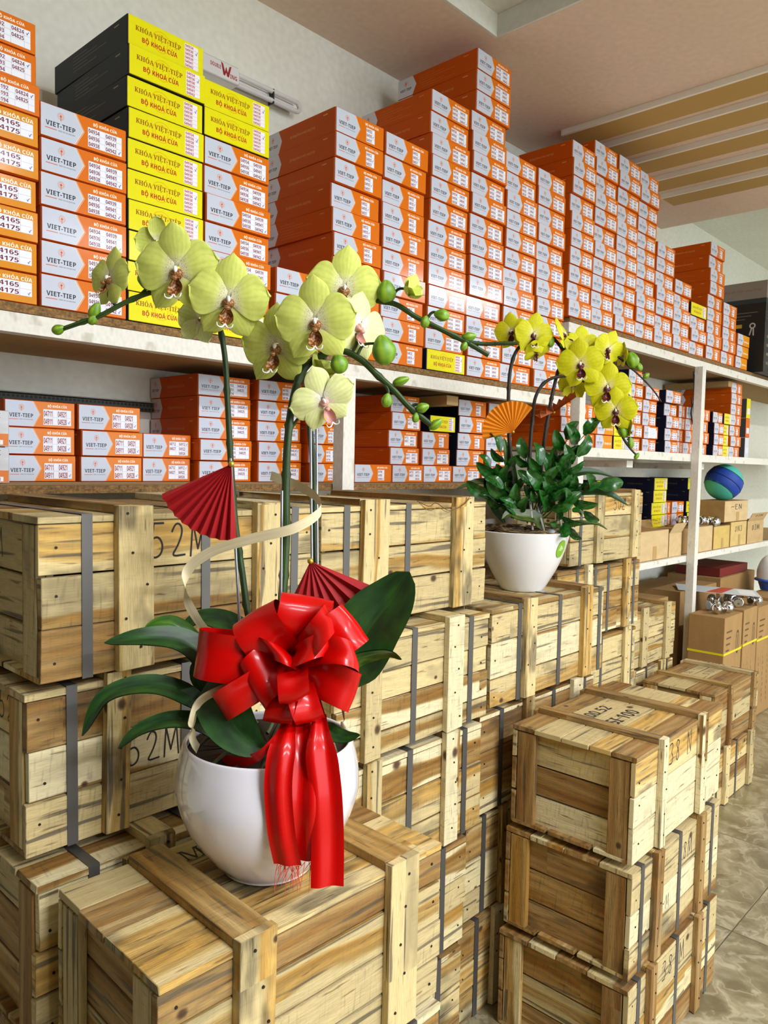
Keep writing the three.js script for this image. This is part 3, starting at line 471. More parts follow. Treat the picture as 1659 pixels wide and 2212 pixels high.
const LEAVES1_MM = [[[[-72,289,30],[-100,348,30],[-134,375,40],[-186,384,60],[-242,377,70]],48,[.1,.75,.65],0],[[[-96,299,15],[-115,359,15],[-152,397,15],[-180,397,20],[-200,383,25]],34,[.4,.5,.75],0],[[[-17,342,0],[-40,376,0],[-86,400,-5],[-125,398,-10],[-144,374,-10]],47,[.05,.8,.6],0],[[[95,296,40],[133,353,30],[162,405,30],[197,450,30],[221,491,35]],107,[-.25,.15,.95],0],[[[106,321,50],[141,355,50],[170,367,60],[195,371,70],[211,364,80]],28,[0,-.5,.85],0],[[[-75,248,40],[-109,284,50],[-168,312,70],[-232,300,90],[-264,243,100]],44,[.0,.85,.5],0],[[[-59,213,45],[-94,247,55],[-140,258,70],[-186,245,80],[-214,221,90]],38,[.0,.85,.5],0],[[[-76,322,40],[-61,296,75],[-38,265,100],[-12,242,110],[12,229,112]],84,[-.2,.45,.85],0],[[[-102,286,20],[-101,317,25],[-79,347,25],[-44,362,20],[-15,361,15]],51,[.1,.4,.9],0],[[[87,261,70],[110,251,90],[131,249,98],[151,255,104]],26,[0,.6,.8],0]];
const LOOPS_MM = [[[46,351,62],[-99,369,75],[.04,1,.05],72,[0,.12,1]],[[46,351,62],[-11,435,95],[.72,.62,.1],71,[-.3,.3,.9]],[[46,351,62],[67,456,70],[1,.16,-.15],78,[.1,.1,1]],[[46,351,62],[141,422,85],[-.42,.9,.1],67,[.1,.2,1]],[[46,351,62],[-8,326,120],[.52,-.84,.2],72,[-.35,.2,.9]],[[46,351,62],[-60,289,95],[.1,1,.2],53,[.1,.25,.95]],[[46,351,62],[57,325,150],[.95,.28,.1],45,[0,.75,.7]],[[53,351,62],[142,377,120],[.25,.92,.2],41,[.2,.5,.8]],[[46,351,62],[143,316,100],[.28,.95,.1],62,[-.1,.3,.95]],[[46,351,62],[28,274,115],[.88,.42,.1],49,[.1,.3,.95]],[[46,351,62],[79,278,118],[.92,-.36,.1],44,[0,.35,.95]],[[46,351,62],[33,383,138],[.62,-.72,.3],42,[-.2,.4,.9]],[[46,351,62],[103,432,118],[.3,.9,.15],51,[.1,.25,.95]],[[46,351,62],[97,399,135],[.5,.85,.1],43,[.2,.4,.9]],[[46,351,62],[10,397,60],[.3,.95,0],56,[-.2,.1,1]]];
const TAILS_MM = [[[[46,280,95],[39,243,140],[36,196,158],[41,135,156],[51,78,150]],41,[1,.02,.12]],[[[89,284,95],[95,242,132],[104,180,148],[108,111,146],[109,50,158]],48,[1,.0,-.2]],[[[64,277,85],[69,240,128],[72,179,148],[71,125,148],[68,81,146]],43,[1,.02,.0]]];
const BAND_MM = [[[-71,196,60],[-26,211,105],[5,230,128],[27,254,132]],20,[.1,1,.3]];
const CURLS_MM = [[[[-10,635,-50],[35,621,-30],[73,601,10],[80,583,40],[46,559,60],[-25,539,55],[-92,514,40],[-127,483,30],[-128,443,30],[-113,409,25],[-91,380,25]],16],[[[-36,315,60],[-68,309,75],[-94,293,85],[-104,264,88],[-103,232,80],[-99,214,66]],14],[[[103,302,60],[119,294,80],[125,275,88],[122,244,80]],10]];
const FANS_MM = [[[-60,653,25],204,274,120,9,[0,0]],[[62,499,-10],-116,-20,110,7,[0,-8]]];
const FANS2_MM = [[[-47,486,30],52,196,93,15,[0,0]],[[85,552,-20],48,132,104,7,[78,0,32]]];
const STEMS2_MM = [[[[-28,221,0],[-47,392,0],[-59,562,0],[-55,688,5],[-35,741,10],[7,766,5],[51,768,0]],7,5],[[[10,222,10],[9,393,10],[14,528,10],[22,598,15],[49,640,15],[101,659,15],[162,647,15],[223,595,15],[265,518,15],[291,477,15],[314,445,15],[339,420,15]],7,3],[[[50,222,-10],[51,394,-10],[70,565,-10],[95,686,-8],[113,724,-5],[88,760,-5],[73,776,-5]],7,5],[[[113,724,-5],[139,743,-10],[195,759,-10],[251,738,-5],[310,694,-5],[360,648,0],[390,616,0],[409,589,0]],5,2]];
const FLOWERS2_MM = [[-57,792,0,52,-22,-5,8,0],[6,781,25,59,10,-4,-6,0],[22,737,10,46,36,-42,0,0],[102,788,-5,52,58,24,0,0],[162,752,0,60,14,8,-4,0],[149,694,35,70,-16,-4,8,0],[238,745,10,53,16,-8,-22,0],[234,627,30,68,-12,-4,-4,0],[259,557,40,63,-16,-8,2,0],[302,515,15,40,100,0,0,0],[144,637,-25,46,170,0,0,0],[289,728,-10,37,100,0,10,0],[309,610,-10,49,60,0,0,0]];
const BUDS2_MM = [[316,713,0,20,1.25,110],[337,694,0,10,1.5,120],[360,667,0,9,1.2,40],[291,498,18,18,1.3,110],[316,460,15,10,1.7,100],[104,759,5,11,1.2,40],[60,767,5,14,1.5,110],[336,421,15,7,1.6,60]];
const PEDS2_MM = [[[114,693,-5],[123,666,10],[139,660,14]],[[349,672,0],[354,678,0],[362,669,0]],[[305,470,15],[315,477,16],[314,463,15]],[[294,718,-4],[305,725,-2],[316,722,0]]];
const STRAPS2_MM = [[[[-34,250,10],[-80,313,20],[-138,331,25],[-181,321,30],[-216,307,30]],34,[-.1,.7,.6],0],[[[53,265,0],[92,338,10],[152,365,20],[209,369,20],[264,356,20]],37,[0,.6,.75],0],[[[63,267,20],[110,299,30],[184,310,40],[246,303,45],[305,270,50]],40,[0,.7,.7],0],[[[49,210,30],[96,198,45],[157,211,50],[213,211,50],[245,195,50]],28,[0,.8,.5],0],[[[50,191,60],[17,227,80],[-27,234,95],[-62,241,100],[-85,224,105]],47,[0,.5,.8],0],[[[-33,220,-10],[-38,306,-10],[-50,385,-5],[-61,434,0],[-70,470,0]],43,[.2,.1,1],0],[[[-63,207,20],[-94,250,30],[-121,320,30],[-111,362,30],[-69,375,30]],31,[.2,.3,.9],0]];
const SPRIGS2_MM = [[[-4,222,10],[-67,307,30],[-115,376,35]],[[-6,222,20],[-78,266,60],[-126,293,70]],[[11,236,0],[-44,335,15],[-83,426,20]],[[20,238,30],[13,323,50],[-11,407,50]],[[38,237,10],[68,352,20],[120,466,20]],[[50,238,20],[99,339,40],[147,417,40]],[[53,225,40],[117,284,60],[167,250,70]],[[37,225,50],[72,256,80],[120,202,90]],[[3,211,50],[-48,268,90],[-84,309,95]],[[16,239,50],[35,324,80],[26,386,80]],[[45,251,10],[118,410,10],[175,482,10]],[[32,239,40],[79,311,70],[98,367,70]],[[62,253,30],[126,312,50],[206,327,60]]];
const PEBBLES2_MM = [[66,184,85,17],[95,186,70,18],[115,180,55,15],[79,174,90,14]];
const ROOTS2_MM = [[[31,260,40],[37,227,70],[48,186,80]],[[73,275,40],[91,248,60],[104,189,65]],[[8,274,50],[7,241,80],[11,193,85]]];
// ---------------------------------------------------------------- the two potted orchids (millimetres in each pot's own frame: right, up, towards the aisle)
const mm = ([a, b, c]) => V(a / 1000, b / 1000, c / 1000), mmCurve = (l) => new THREE.CatmullRomCurve3(l.map(mm), false, 'centripetal');
const plant = (name, label, cat, pot, group) => thing(name, label, cat, pot, -YAW, group);
const rp = rng(311);
function taperTube(curve, r0, r1, seg = 60, sides = 9, nodes = 0) {
  const g = new THREE.TubeGeometry(curve, seg, 1, sides), p = g.attributes.position, c = V(0, 0, 0);
  for (let i = 0; i <= seg; i++) { const t = i / seg, k = nodes ? 1 + .35 * Math.exp(-400 * (((t * nodes) % 1) - .5) ** 2) : 1, r = lerp(r0, r1, t) * k; curve.getPointAt(t, c); for (let j = 0; j <= sides; j++) { const q = i * (sides + 1) + j; p.setXYZ(q, c.x + (p.getX(q) - c.x) * r, c.y + (p.getY(q) - c.y) * r, c.z + (p.getZ(q) - c.z) * r); } }
  return g;
}
// A surface swept along a curve: width(t) across, direction W, an optional fold across, thickness by a second skin.
function sweep(curve, n, m, frame, { thick = .0006 } = {}) {
  const pos = [], uv = [], idx = [], rows = [];
  for (let i = 0; i <= n; i++) { const t = i / n; for (let j = 0; j <= m; j++) { const s = j / m * 2 - 1, p = frame(t, s); pos.push(p.x, p.y, p.z); uv.push(s * .5 + .5, t); } }
  for (let i = 0; i < n; i++) for (let j = 0; j < m; j++) { const a = i * (m + 1) + j, b = a + m + 1; idx.push(a, b, a + 1, b, b + 1, a + 1); }
  const g = new THREE.BufferGeometry(); g.setAttribute('position', new THREE.Float32BufferAttribute(pos, 3)); g.setAttribute('uv', new THREE.Float32BufferAttribute(uv, 2)); g.setIndex(idx); g.computeVertexNormals();
  if (!thick) return g;
  const N = g.attributes.normal, back = g.clone(), bp = back.attributes.position; for (let k = 0; k < bp.count; k++) bp.setXYZ(k, pos[3 * k] - N.getX(k) * thick, pos[3 * k + 1] - N.getY(k) * thick, pos[3 * k + 2] - N.getZ(k) * thick);
  const bi = back.index.array; for (let k = 0; k < bi.length; k += 3) { const q = bi[k]; bi[k] = bi[k + 1]; bi[k + 1] = q; } back.computeVertexNormals();
  return mergeGeometries([g, back]);
}
function leafGeo(points, width, face, { n = 22, m = 8, shape = (t) => Math.pow(Math.sin(Math.PI * Math.pow(clamp(t, 0, 1), .8)), .62), fold = .22, thick = .0016 } = {}) {
  const c = mmCurve(points), F = V(...face).normalize(), w = width / 2000;
  return sweep(c, n, m, (t, s) => {
    const q = clamp(t, .001, .999), p = c.getPointAt(q), T = c.getTangentAt(q), W = T.clone().cross(F).normalize(), Nn = W.clone().cross(T).normalize(), a = w * Math.max(.03, lerp(.45, 1, smooth(t, 0, .3)) * shape(lerp(.12, 1, t)));
    return p.addScaledVector(W, s * a).addScaledVector(Nn, a * fold * (Math.abs(s) ** 1.4) - a * .06 * Math.exp(-s * s * 40) + a * .05 * Math.sin(t * 7 + s * 2));
  }, { thick });
}
const leafMap = (a, b, seed) => texture(paint(128, 512, (u, v) => { const e = Math.abs(u - .5), vein = .5 + .5 * Math.sin(u * 120 + 1.5 * N2(v * 3, u, seed)); let c = mix3(a, b, clamp(.4 + fbm(u * 4, v * 5, seed, 3) * 1.3, 0, 1)); c = mix3(c, b, (1 - smooth(e, 0, .03)) * .6); return c.map((q) => q * (1 - .06 * vein)); }));
const orchidLeaf = phys(0xffffff, .5, { map: leafMap([14, 50, 14], [42, 92, 22], 4), side: THREE.DoubleSide, clearcoat: .08, clearcoatRoughness: .3 });
const paleLeaf = phys(0xffffff, .36, { map: leafMap([36, 86, 20], [92, 138, 34], 6), side: THREE.DoubleSide, clearcoat: .25, clearcoatRoughness: .3 });
const oliveLeaf = phys(0xffffff, .4, { map: leafMap([44, 64, 18], [98, 112, 40], 9), side: THREE.DoubleSide, clearcoat: .2, clearcoatRoughness: .3 });
const smallLeaf = phys(0xffffff, .26, { map: leafMap([14, 66, 14], [44, 122, 34], 11), side: THREE.DoubleSide, clearcoat: .4, clearcoatRoughness: .2 });
const stemSkin = std(0xffffff, .5, { map: texture(paint(64, 512, (u, v) => { const q = fbm(u * 3, v * 16, 5, 3); return mix3([22, 40, 12], [70, 104, 26], clamp(.35 + q * 1.6, 0, 1)); })) });
const darkStem = std(0xffffff, .5, { map: texture(paint(64, 512, (u, v) => { const q = fbm(u * 3, v * 14, 8, 3); return mix3([24, 18, 10], [64, 56, 28], clamp(.3 + q * 1.6, 0, 1)); })) });
const budSkin = phys(0xffffff, .42, { map: texture(paint(256, 128, (u, v) => { const q = .5 + .5 * Math.sin(u * 37.7); return mix3([96, 142, 22], [156, 188, 48], clamp(q * .6 + fbm(u * 5, v * 4, 3, 3), 0, 1)); })) });
const ceramic = phys(0xeceaf0, .12, { clearcoat: 1, clearcoatRoughness: .04 }), plasticPot = phys(0xe6e6e4, .22, { clearcoat: .6, clearcoatRoughness: .12 });

// flower pieces: unit size, facing +z
function petalGeo(dir, len, width, { round = .5, cup = .1, curl = .0, base = .08, lift = 0, n = 14, m = 12, wave = 0 } = {}) {
  const d = V(Math.cos(dir), Math.sin(dir), 0), w = V(-Math.sin(dir), Math.cos(dir), 0);
  return sweep(null, n, m, (t, s) => {
    const prof = t > round ? Math.sqrt(Math.max(0, 1 - ((t - round) / (1 - round)) ** 2)) : lerp(.30, 1, Math.sin(Math.PI / 2 * t / round)), a = width / 2 * prof;
    const z = lift + cup * t * (1 - t) * 2 - cup * .8 * s * s * prof + curl * t * t + wave * Math.sin(s * 5 + t * 4) * t;
    return V(0, 0, z).addScaledVector(d, base + len * t * (1 - .1 * s * s * t)).addScaledVector(w, s * a);
  }, { thick: .008 });
}
const DEG = Math.PI / 180;
const petalShapes = [petalGeo(10 * DEG, 1.0, 1.16, { round: .56, cup: .10, curl: -.05, wave: .02, lift: .05 }), petalGeo(170 * DEG, 1.0, 1.16, { round: .56, cup: .10, curl: -.05, wave: .02, lift: .05 })];
const sepalShapes = [petalGeo(90 * DEG, 1.08, .80, { round: .5, cup: .1, curl: -.08 }), petalGeo(236 * DEG, 1.0, .76, { round: .48, cup: .08, curl: -.06 }), petalGeo(304 * DEG, 1.0, .76, { round: .48, cup: .08, curl: -.06 })];
const lipShape = (() => {
  const g = [];
  for (const s of [-1, 1]) { const q = petalGeo((s > 0 ? 38 : 142) * DEG, .2, .2, { round: .55, cup: .1, base: .02 }); g.push(placed(q, 0, -.12, .14, -.2, s * .9, 0)); }
  const mid = petalGeo(270 * DEG, .34, .26, { round: .6, cup: -.14, base: .02, curl: .2 }); g.push(placed(mid, 0, -.14, .1));
  const callus = new THREE.SphereGeometry(.06, 12, 8); callus.scale(1, .8, .8); callus.translate(0, -.16, .2); g.push(callus);
  return mergeGeometries(g.map((q) => { const r = q.index ? q.toNonIndexed() : q; return r; }));
})();
const tendrilShape = mergeGeometries([-1, 1].map((s) => taperTube(new THREE.CatmullRomCurve3([V(0, -.46, .3), V(s * .06, -.52, .34), V(s * .13, -.5, .36), V(s * .15, -.44, .33)]), .022, .008, 12, 6)));
const columnShape = (() => { const g = new THREE.SphereGeometry(.075, 14, 10); g.scale(.7, 1.15, 1.1); g.translate(0, .0, .12); return g; })();
const petalMap = (edge, core, spots, seed) => texture(paint(256, 256, (u, v) => {
  const vein = Math.abs(Math.sin((u - .5) * (18 + 12 * v) + 1.6 * fbm(u * 5, v * 3, seed, 2))), t = v; let c = mix3(edge, core, smooth(t, .62, 1) * .85);
  c = c.map((q, i) => q * (1 - [.07, .05, .16][i] * (1 - vein) * (1 - .6 * v))); const dots = smooth(N2(u * 40, v * 34, seed), .28, .5) * smooth(t, .74, .9) * (1 - smooth(t, .97, 1)); c = mix3(c, spots, dots * .8);
  return c.map((q) => clamp(q * (1 + .07 * fbm(u * 7, v * 7, seed + 3, 3)), 0, 255));
}));
const petalSkin = (m) => phys(0xffffff, .55, { map: m, side: THREE.DoubleSide, transmission: .16, thickness: 0, ior: 1.3 });
const GREENISH = petalSkin(petalMap([230, 237, 124], [248, 244, 222], [140, 70, 96], 3)), WHITISH = petalSkin(petalMap([240, 244, 176], [248, 244, 232], [170, 110, 140], 5)), GOLDEN = petalSkin(petalMap([226, 222, 30], [248, 240, 180], [150, 60, 90], 8));
const lipBrown = phys(0xffffff, .4, { side: THREE.DoubleSide, map: texture(paint(128, 128, (u, v) => mix3([112, 52, 26], [206, 168, 84], clamp(.3 + fbm(u * 8, v * 8, 4, 3) * 2.4, 0, 1)))) }), lipPurple = phys(0xffffff, .38, { side: THREE.DoubleSide, map: texture(paint(128, 128, (u, v) => mix3([72, 10, 36], [150, 84, 40], clamp(.1 + fbm(u * 9, v * 9, 6, 3) * 2.6, 0, 1)))) });
const lipRose = phys(0xffffff, .42, { side: THREE.DoubleSide, map: texture(paint(128, 128, (u, v) => mix3([206, 150, 178], [218, 158, 70], clamp(.35 + fbm(u * 7, v * 7, 7, 3) * 2.6, 0, 1)))) });
const ivory = std(0xf4efe4, .45);
function flower(o, [x, y, z, R, yaw, pitch, roll, kind], skin, lip) {
  const f = new THREE.Group(); f.name = 'flower'; o.add(f); f.position.set(x / 1000, y / 1000, z / 1000); f.rotation.set(-pitch * DEG, yaw * DEG, roll * DEG, 'YXZ'); f.scale.setScalar(R / 1000);
  for (const g of sepalShapes) part('sepal', g, skin, f, null, [(rp() - .5) * .16, (rp() - .5) * .16, (rp() - .5) * .1]);
  for (const g of petalShapes) part('petal', g, skin, f, null, [(rp() - .5) * .14, (rp() - .5) * .18, (rp() - .5) * .1]);
  for (const [n, g, m] of [['lip', lipShape, lip], ['tendril', tendrilShape, ivory]]) part(n, g, m, f).scale.setScalar(1.35); part('column', columnShape, ivory, f);
}
// a blossom about to open: the same sepals and petals still folded forward into a cup
function halfOpen(o, [x, y, z, R, yaw, pitch, roll], skin) {
  const f = new THREE.Group(); f.name = 'opening_flower'; o.add(f); f.position.set(x / 1000, y / 1000, z / 1000); f.rotation.set(-pitch * DEG, yaw * DEG, roll * DEG, 'YXZ'); f.scale.setScalar(R / 1000);
  for (const [k, a] of [[0, 90], [1, 236], [2, 304]]) { const m = part('sepal', sepalShapes[k], skin, f), q = new THREE.Quaternion().setFromAxisAngle(V(-Math.sin(a * DEG), Math.cos(a * DEG), 0), -.95); m.quaternion.copy(q); }
  for (const [k, a] of [[0, 10], [1, 170]]) { const m = part('petal', petalShapes[k], skin, f), q = new THREE.Quaternion().setFromAxisAngle(V(-Math.sin(a * DEG), Math.cos(a * DEG), 0), -1.05); m.quaternion.copy(q); m.scale.setScalar(.8); }
}
function bud(o, [x, y, z, R, e, a]) {
  const g = new THREE.SphereGeometry(1, 20, 14), p = g.attributes.position;
  for (let i = 0; i < p.count; i++) { const X = p.getX(i), Y = p.getY(i), Z = p.getZ(i), th = Math.atan2(Z, X), k = (1 + .06 * Math.cos(th * 3)) * (1 - .22 * Math.max(0, Y)), q = Y > .5 ? 1 + .12 * (Y - .5) : 1; p.setXYZ(i, X * k, Y * e * q, Z * k); }
  g.scale(R / 1000, R / 1000, R / 1000); g.computeVertexNormals(); part('bud', g, budSkin, o, [x / 1000, y / 1000, z / 1000], [.2, 0, (a - 90) * DEG]);
}
function pedicels(o, list, mat) { for (const l of list) part('flower_stalk', taperTube(mmCurve(l), .0028, .002, 14, 7), mat, o); }
const lathe = (pts2, seg = 72) => { const c = new THREE.SplineCurve(pts2.map(([a, b]) => new THREE.Vector2(a, b))); return new THREE.LatheGeometry(c.getPoints(70), seg); };

{ // the near pot: a glazed bowl that curves in under its rim
  const p = plant('plant_pot', 'glazed white bowl-shaped pot wrapped by the red bow tails', 'plant pot', POT1);
  part('bowl', lathe([[.0, .002], [.066, .002], [.074, .006], [.098, .032], [.13, .078], [.1465, .128], [.1455, .168], [.1375, .204], [.134, .2115], [.1295, .209], [.132, .196], [.138, .165], [.136, .13], [.12, .1], [.0, .1]]), ceramic, p);
  const moss = new THREE.CylinderGeometry(.128, .12, .05, 40, 4), mp = moss.attributes.position; for (let i = 0; i < mp.count; i++) if (mp.getY(i) > .02) mp.setY(i, .025 + .016 * fbm(mp.getX(i) * 40, mp.getZ(i) * 40, 3, 3) + .012 * rp()); moss.computeVertexNormals();
  part('potting_bark', moss, std(0x3a2c1c, .95), p, [0, .165, 0]);
}
{
  const o = plant('orchid_plant', 'orchid with pale greenish-yellow blossoms and broad dark leaves in the near pot', 'orchid', POT1);
  STEMS1_MM.forEach(([l, a, b], i) => part('flower_stem', taperTube(mmCurve(l), a / 1000, b / 1000, 110, 10, i < 2 ? 9 : 6), stemSkin, o));
  for (const l of RODS1_MM) part('support_rod', taperTube(mmCurve(l), .0024, .0022, 4, 10), steelClip, o);
  pedicels(o, PEDS1_MM, stemSkin);
  LEAVES1_MM.forEach(([l, w, f], i) => part('leaf', leafGeo(l, w, f, i === 3 ? { m: 12, fold: .12, shape: (t) => Math.pow(Math.sin(Math.PI * Math.pow(t, .95)), .5) } : {}), [1, 4].includes(i) ? paleLeaf : orchidLeaf, o));
  for (const f of FLOWERS1_MM) f[7] === 2 ? halfOpen(o, f, GREENISH) : flower(o, f, f[7] ? WHITISH : GREENISH, f[7] ? lipRose : lipBrown);
  for (const b of BUDS1_MM) bud(o, b);
  for (let k = 0; k < 9; k++) { const a = k * .7 + .3, c = new THREE.CatmullRomCurve3([V(.05 * Math.cos(a), .2, .05 * Math.sin(a)), V(.09 * Math.cos(a + .3), .225, .09 * Math.sin(a + .3)), V(.115 * Math.cos(a + .6), .195, .115 * Math.sin(a + .6))]); part('root', taperTube(c, .0035, .0028, 14, 7), std(0x5d6a4a, .7), o); }
}
// satin bow: gathered loops, a knot and three tails
const satin = phys(0xc40402, .36, { specularIntensity: .35, clearcoat: .3, clearcoatRoughness: .16, side: THREE.DoubleSide, anisotropy: .6, bumpMap: texture(paint(64, 256, (u, v) => { const q = 128 + 60 * Math.sin(v * 800) + 40 * N2(u * 60, v * 10); return [q, q, q]; }), { srgb: false }), bumpScale: .0002 });
function loopGeo([k, e, W, width, O]) {
  const K = mm(k), E = mm(e), D = E.clone().sub(K), L = D.length(), o = V(...O), w = V(...W).normalize(), d = D.clone().normalize(); o.addScaledVector(d, -o.dot(d)).normalize(); const w2 = w.addScaledVector(d, -w.dot(d)).normalize();
  const at = (f, h) => K.clone().addScaledVector(D, f).addScaledVector(o, h * L), c = new THREE.CatmullRomCurve3([at(0, .0), at(.3, .20), at(.62, .30), at(.9, .24), at(1.0, .05), at(.92, -.13), at(.62, -.17), at(.3, -.1), at(0, -.02)], false, 'centripetal');
  return sweep(c, 44, 8, (t, s) => { const q = clamp(t, .001, .999), p = c.getPointAt(q), mid = Math.sin(Math.PI * q), a = width / 2000 * lerp(.26, 1.02, smooth(mid, 0, .62)); return p.addScaledVector(w2, s * a).addScaledVector(o, (1 - mid) * .006 * Math.cos(s * 7) + .003 * Math.sin(s * 3 + k[0] + q * 5)); }, { thick: .0005 });
}
{
  const b = plant('gift_bow', 'large glossy red satin bow with long tails hanging over the near pot', 'bow', POT1);
  for (const l of LOOPS_MM) part('loop', loopGeo(l), satin, b);
  const knot = new THREE.SphereGeometry(.022, 20, 14); knot.scale(1.1, .9, .8); part('knot', knot, satin, b, [.046, .352, .075]);
  TAILS_MM.forEach(([l, w, W], i) => {
    const c = mmCurve(l), ww = V(...W).normalize();
    const t = part('tail', sweep(c, 40, 10, (q, s) => { const r = clamp(q, .001, .999); return c.getPointAt(r).addScaledVector(ww, s * w / 2000 * lerp(.45, 1, smooth(q, 0, .3))).add(V(0, 0, .005 * Math.cos(s * 4 + i * 2) * (1 - q * .5) + .003 * Math.sin(q * 9 + i))); }, { thick: .0005 }), satin, b);
    if (i !== 1) { const threads = []; for (let k = 0; k < 16; k++) { const e = mm(l[l.length - 1]).addScaledVector(ww, (rp() - .5) * w / 1000 * .9), q = V((rp() - .5) * .03, -.014 - rp() * .03, (rp() - .3) * .02); threads.push(taperTube(new THREE.CatmullRomCurve3([e, e.clone().addScaledVector(q, .5).add(V((rp() - .5) * .006, 0, 0)), e.clone().add(q)]), .0005, .0003, 6, 5)); } const fr = part('frayed_threads', mergeGeometries(threads), std(0xd8402c, .6), t); fr.userData.kind = 'stuff'; }
  });
  { const [l, w, W] = BAND_MM, c = mmCurve(l), ww = V(...W).normalize(); part('tail', sweep(c, 24, 6, (q, s) => c.getPointAt(clamp(q, .001, .999)).addScaledVector(ww, s * w / 2000), { thick: .0005 }), satin, b); }
}
const shaving = std(0xffffff, .55, { side: THREE.DoubleSide, map: texture(paint(64, 512, (u, v) => { const q = 1 + .1 * N2(u * 26, v * 3, 3); return [228 * q, 214 * q, 172 * q].map((z) => clamp(z, 0, 255)); })) });
CURLS_MM.forEach(([l, w], i) => {
  const t = plant('bamboo_strip', ['long pale bamboo strip curling past the red fan behind the bow', 'short pale bamboo strip looping down into the near pot at left of the bow', 'thin pale bamboo strip hanging beside the small leaf at the pot rim'][i], 'bamboo strip', POT1), c = mmCurve(l);
  part('strip', sweep(c, 90, 3, (q, s) => { const r = clamp(q, .001, .999), T = c.getTangentAt(r), W = V(0, 1, .25).addScaledVector(T, -T.y).normalize(); return c.getPointAt(r).addScaledVector(W, s * w / 2000); }, { thick: .0006 }), shaving, t);
});
// folded paper fans
function fanThing(name, label, pot, [a, a0, a1, R, n, [tx, ty, tz = 0]], mat, deep = .045) {
  const A = mm(a), c = Math.cos(-YAW), s = Math.sin(-YAW), t = thing(name, label, 'paper fan', [pot[0] + A.x * c + A.z * s, pot[1] + A.y, pot[2] - A.x * s + A.z * c], -YAW), pos = [], uv = [], idx = [], r = R / 1000;
  const turn = new THREE.Group(); turn.name = 'folded_paper'; t.add(turn); turn.rotation.set(tx * DEG, ty * DEG, tz * DEG, 'ZYX');
  const N = n * 2;
  for (let k = 0; k < N; k++) {
    const p = [k, k + 1].map((q) => { const g = (a0 + (a1 - a0) * q / N) * DEG, z = (q % 2 ? 1 : -1) * r * deep; return [V(Math.cos(g) * r * .03, Math.sin(g) * r * .03, z * .1), V(Math.cos(g) * r, Math.sin(g) * r, z)]; });
    const c4 = sweep(null, 1, 1, (q, e) => p[e < 0 ? 0 : 1][q < .5 ? 0 : 1].clone(), { thick: .0005 }); part('pleat', c4, mat, turn);
  }
  const tie = new THREE.SphereGeometry(.005, 10, 8); part('tie', tie, std(0xc8a83a, .4, { metalness: .6 }), t);
  return t;
}
const redPaper = std(0xa80a12, .7, { side: THREE.DoubleSide }), orangePaper = std(0xe08a12, .6, { side: THREE.DoubleSide }), rustPaper = std(0xb4560e, .6, { side: THREE.DoubleSide });
fanThing('paper_fan', 'red pleated paper fan hanging point-up over the 52M crate', POT1, FANS_MM[0], redPaper);
fanThing('paper_fan', 'red pleated paper fan tucked behind the top of the bow', POT1, FANS_MM[1], redPaper);
fanThing('paper_fan', 'orange pleated paper fan opened upward above the far pot', POT2, FANS2_MM[0], orangePaper);
fanThing('paper_fan', 'rust-orange paper fan seen edge-on among the far orchid stems', POT2, FANS2_MM[1], rustPaper, .09);

{ // the far pot: a taller tapered plastic planter with a round green sticker
  const p = plant('plant_pot', 'tapered white planter with a round green sticker on the far crate', 'plant pot', POT2);
  part('planter', lathe([[0, .002], [.056, .002], [.066, .005], [.082, .03], [.102, .066], [.119, .104], [.132, .144], [.1405, .179], [.1405, .1835], [.136, .184], [.13, .165], [.12, .135], [.0, .13]]), plasticPot, p);
  const s = canvas(256, 256), x = s.getContext('2d'); x.fillStyle = '#7cae1e'; x.fillRect(0, 0, 256, 256); x.strokeStyle = '#eef4dc'; x.lineWidth = 9; x.lineCap = 'round'; x.beginPath(); x.moveTo(70, 150); x.quadraticCurveTo(95, 90, 110, 140); x.quadraticCurveTo(120, 175, 140, 120); x.quadraticCurveTo(160, 80, 165, 140); x.lineTo(196, 120); x.stroke(); x.beginPath(); x.arc(108, 100, 14, 0, 7); x.stroke();
  const pos = [], uv = [], idx = [], th0 = .84, y0 = .138; pos.push(0, 0, 0); const N = 36;
  const ring = (a, q) => { const dx = Math.cos(q) * .0215 * a, dy = Math.sin(q) * .027 * a, y = y0 + dy, r = .1302 + dy * .29 + .0016, th = th0 + dx / r; return [Math.sin(th) * r, y, Math.cos(th) * r]; };
  pos.splice(0, 3, ...ring(0, 0)); uv.push(.5, .5); for (let k = 0; k <= N; k++) { const q = k / N * 6.28319; pos.push(...ring(1, q)); uv.push(.5 + .5 * Math.cos(q), .5 + .5 * Math.sin(q)); if (k) idx.push(0, k, k + 1); }
  const g = new THREE.BufferGeometry(); g.setAttribute('position', new THREE.Float32BufferAttribute(pos, 3)); g.setAttribute('uv', new THREE.Float32BufferAttribute(uv, 2)); g.setIndex(idx); g.computeVertexNormals(); part('sticker', g, std(0xffffff, .5, { map: texture(s) }), p);
  const moss = new THREE.CylinderGeometry(.13, .12, .04, 40, 4), mp = moss.attributes.position; for (let i = 0; i < mp.count; i++) if (mp.getY(i) > .015) mp.setY(i, .02 + .03 * fbm(mp.getX(i) * 36, mp.getZ(i) * 36, 7, 3) + .012 * rp()); moss.computeVertexNormals();
  part('potting_bark', moss, std(0xffffff, .95, { map: texture(paint(256, 256, (u, v) => mix3([44, 32, 16], [190, 160, 96], clamp(.3 + 1.6 * fbm(u * 22, v * 22, 3, 3), 0, 1)))) }), p, [0, .162, 0]);
}
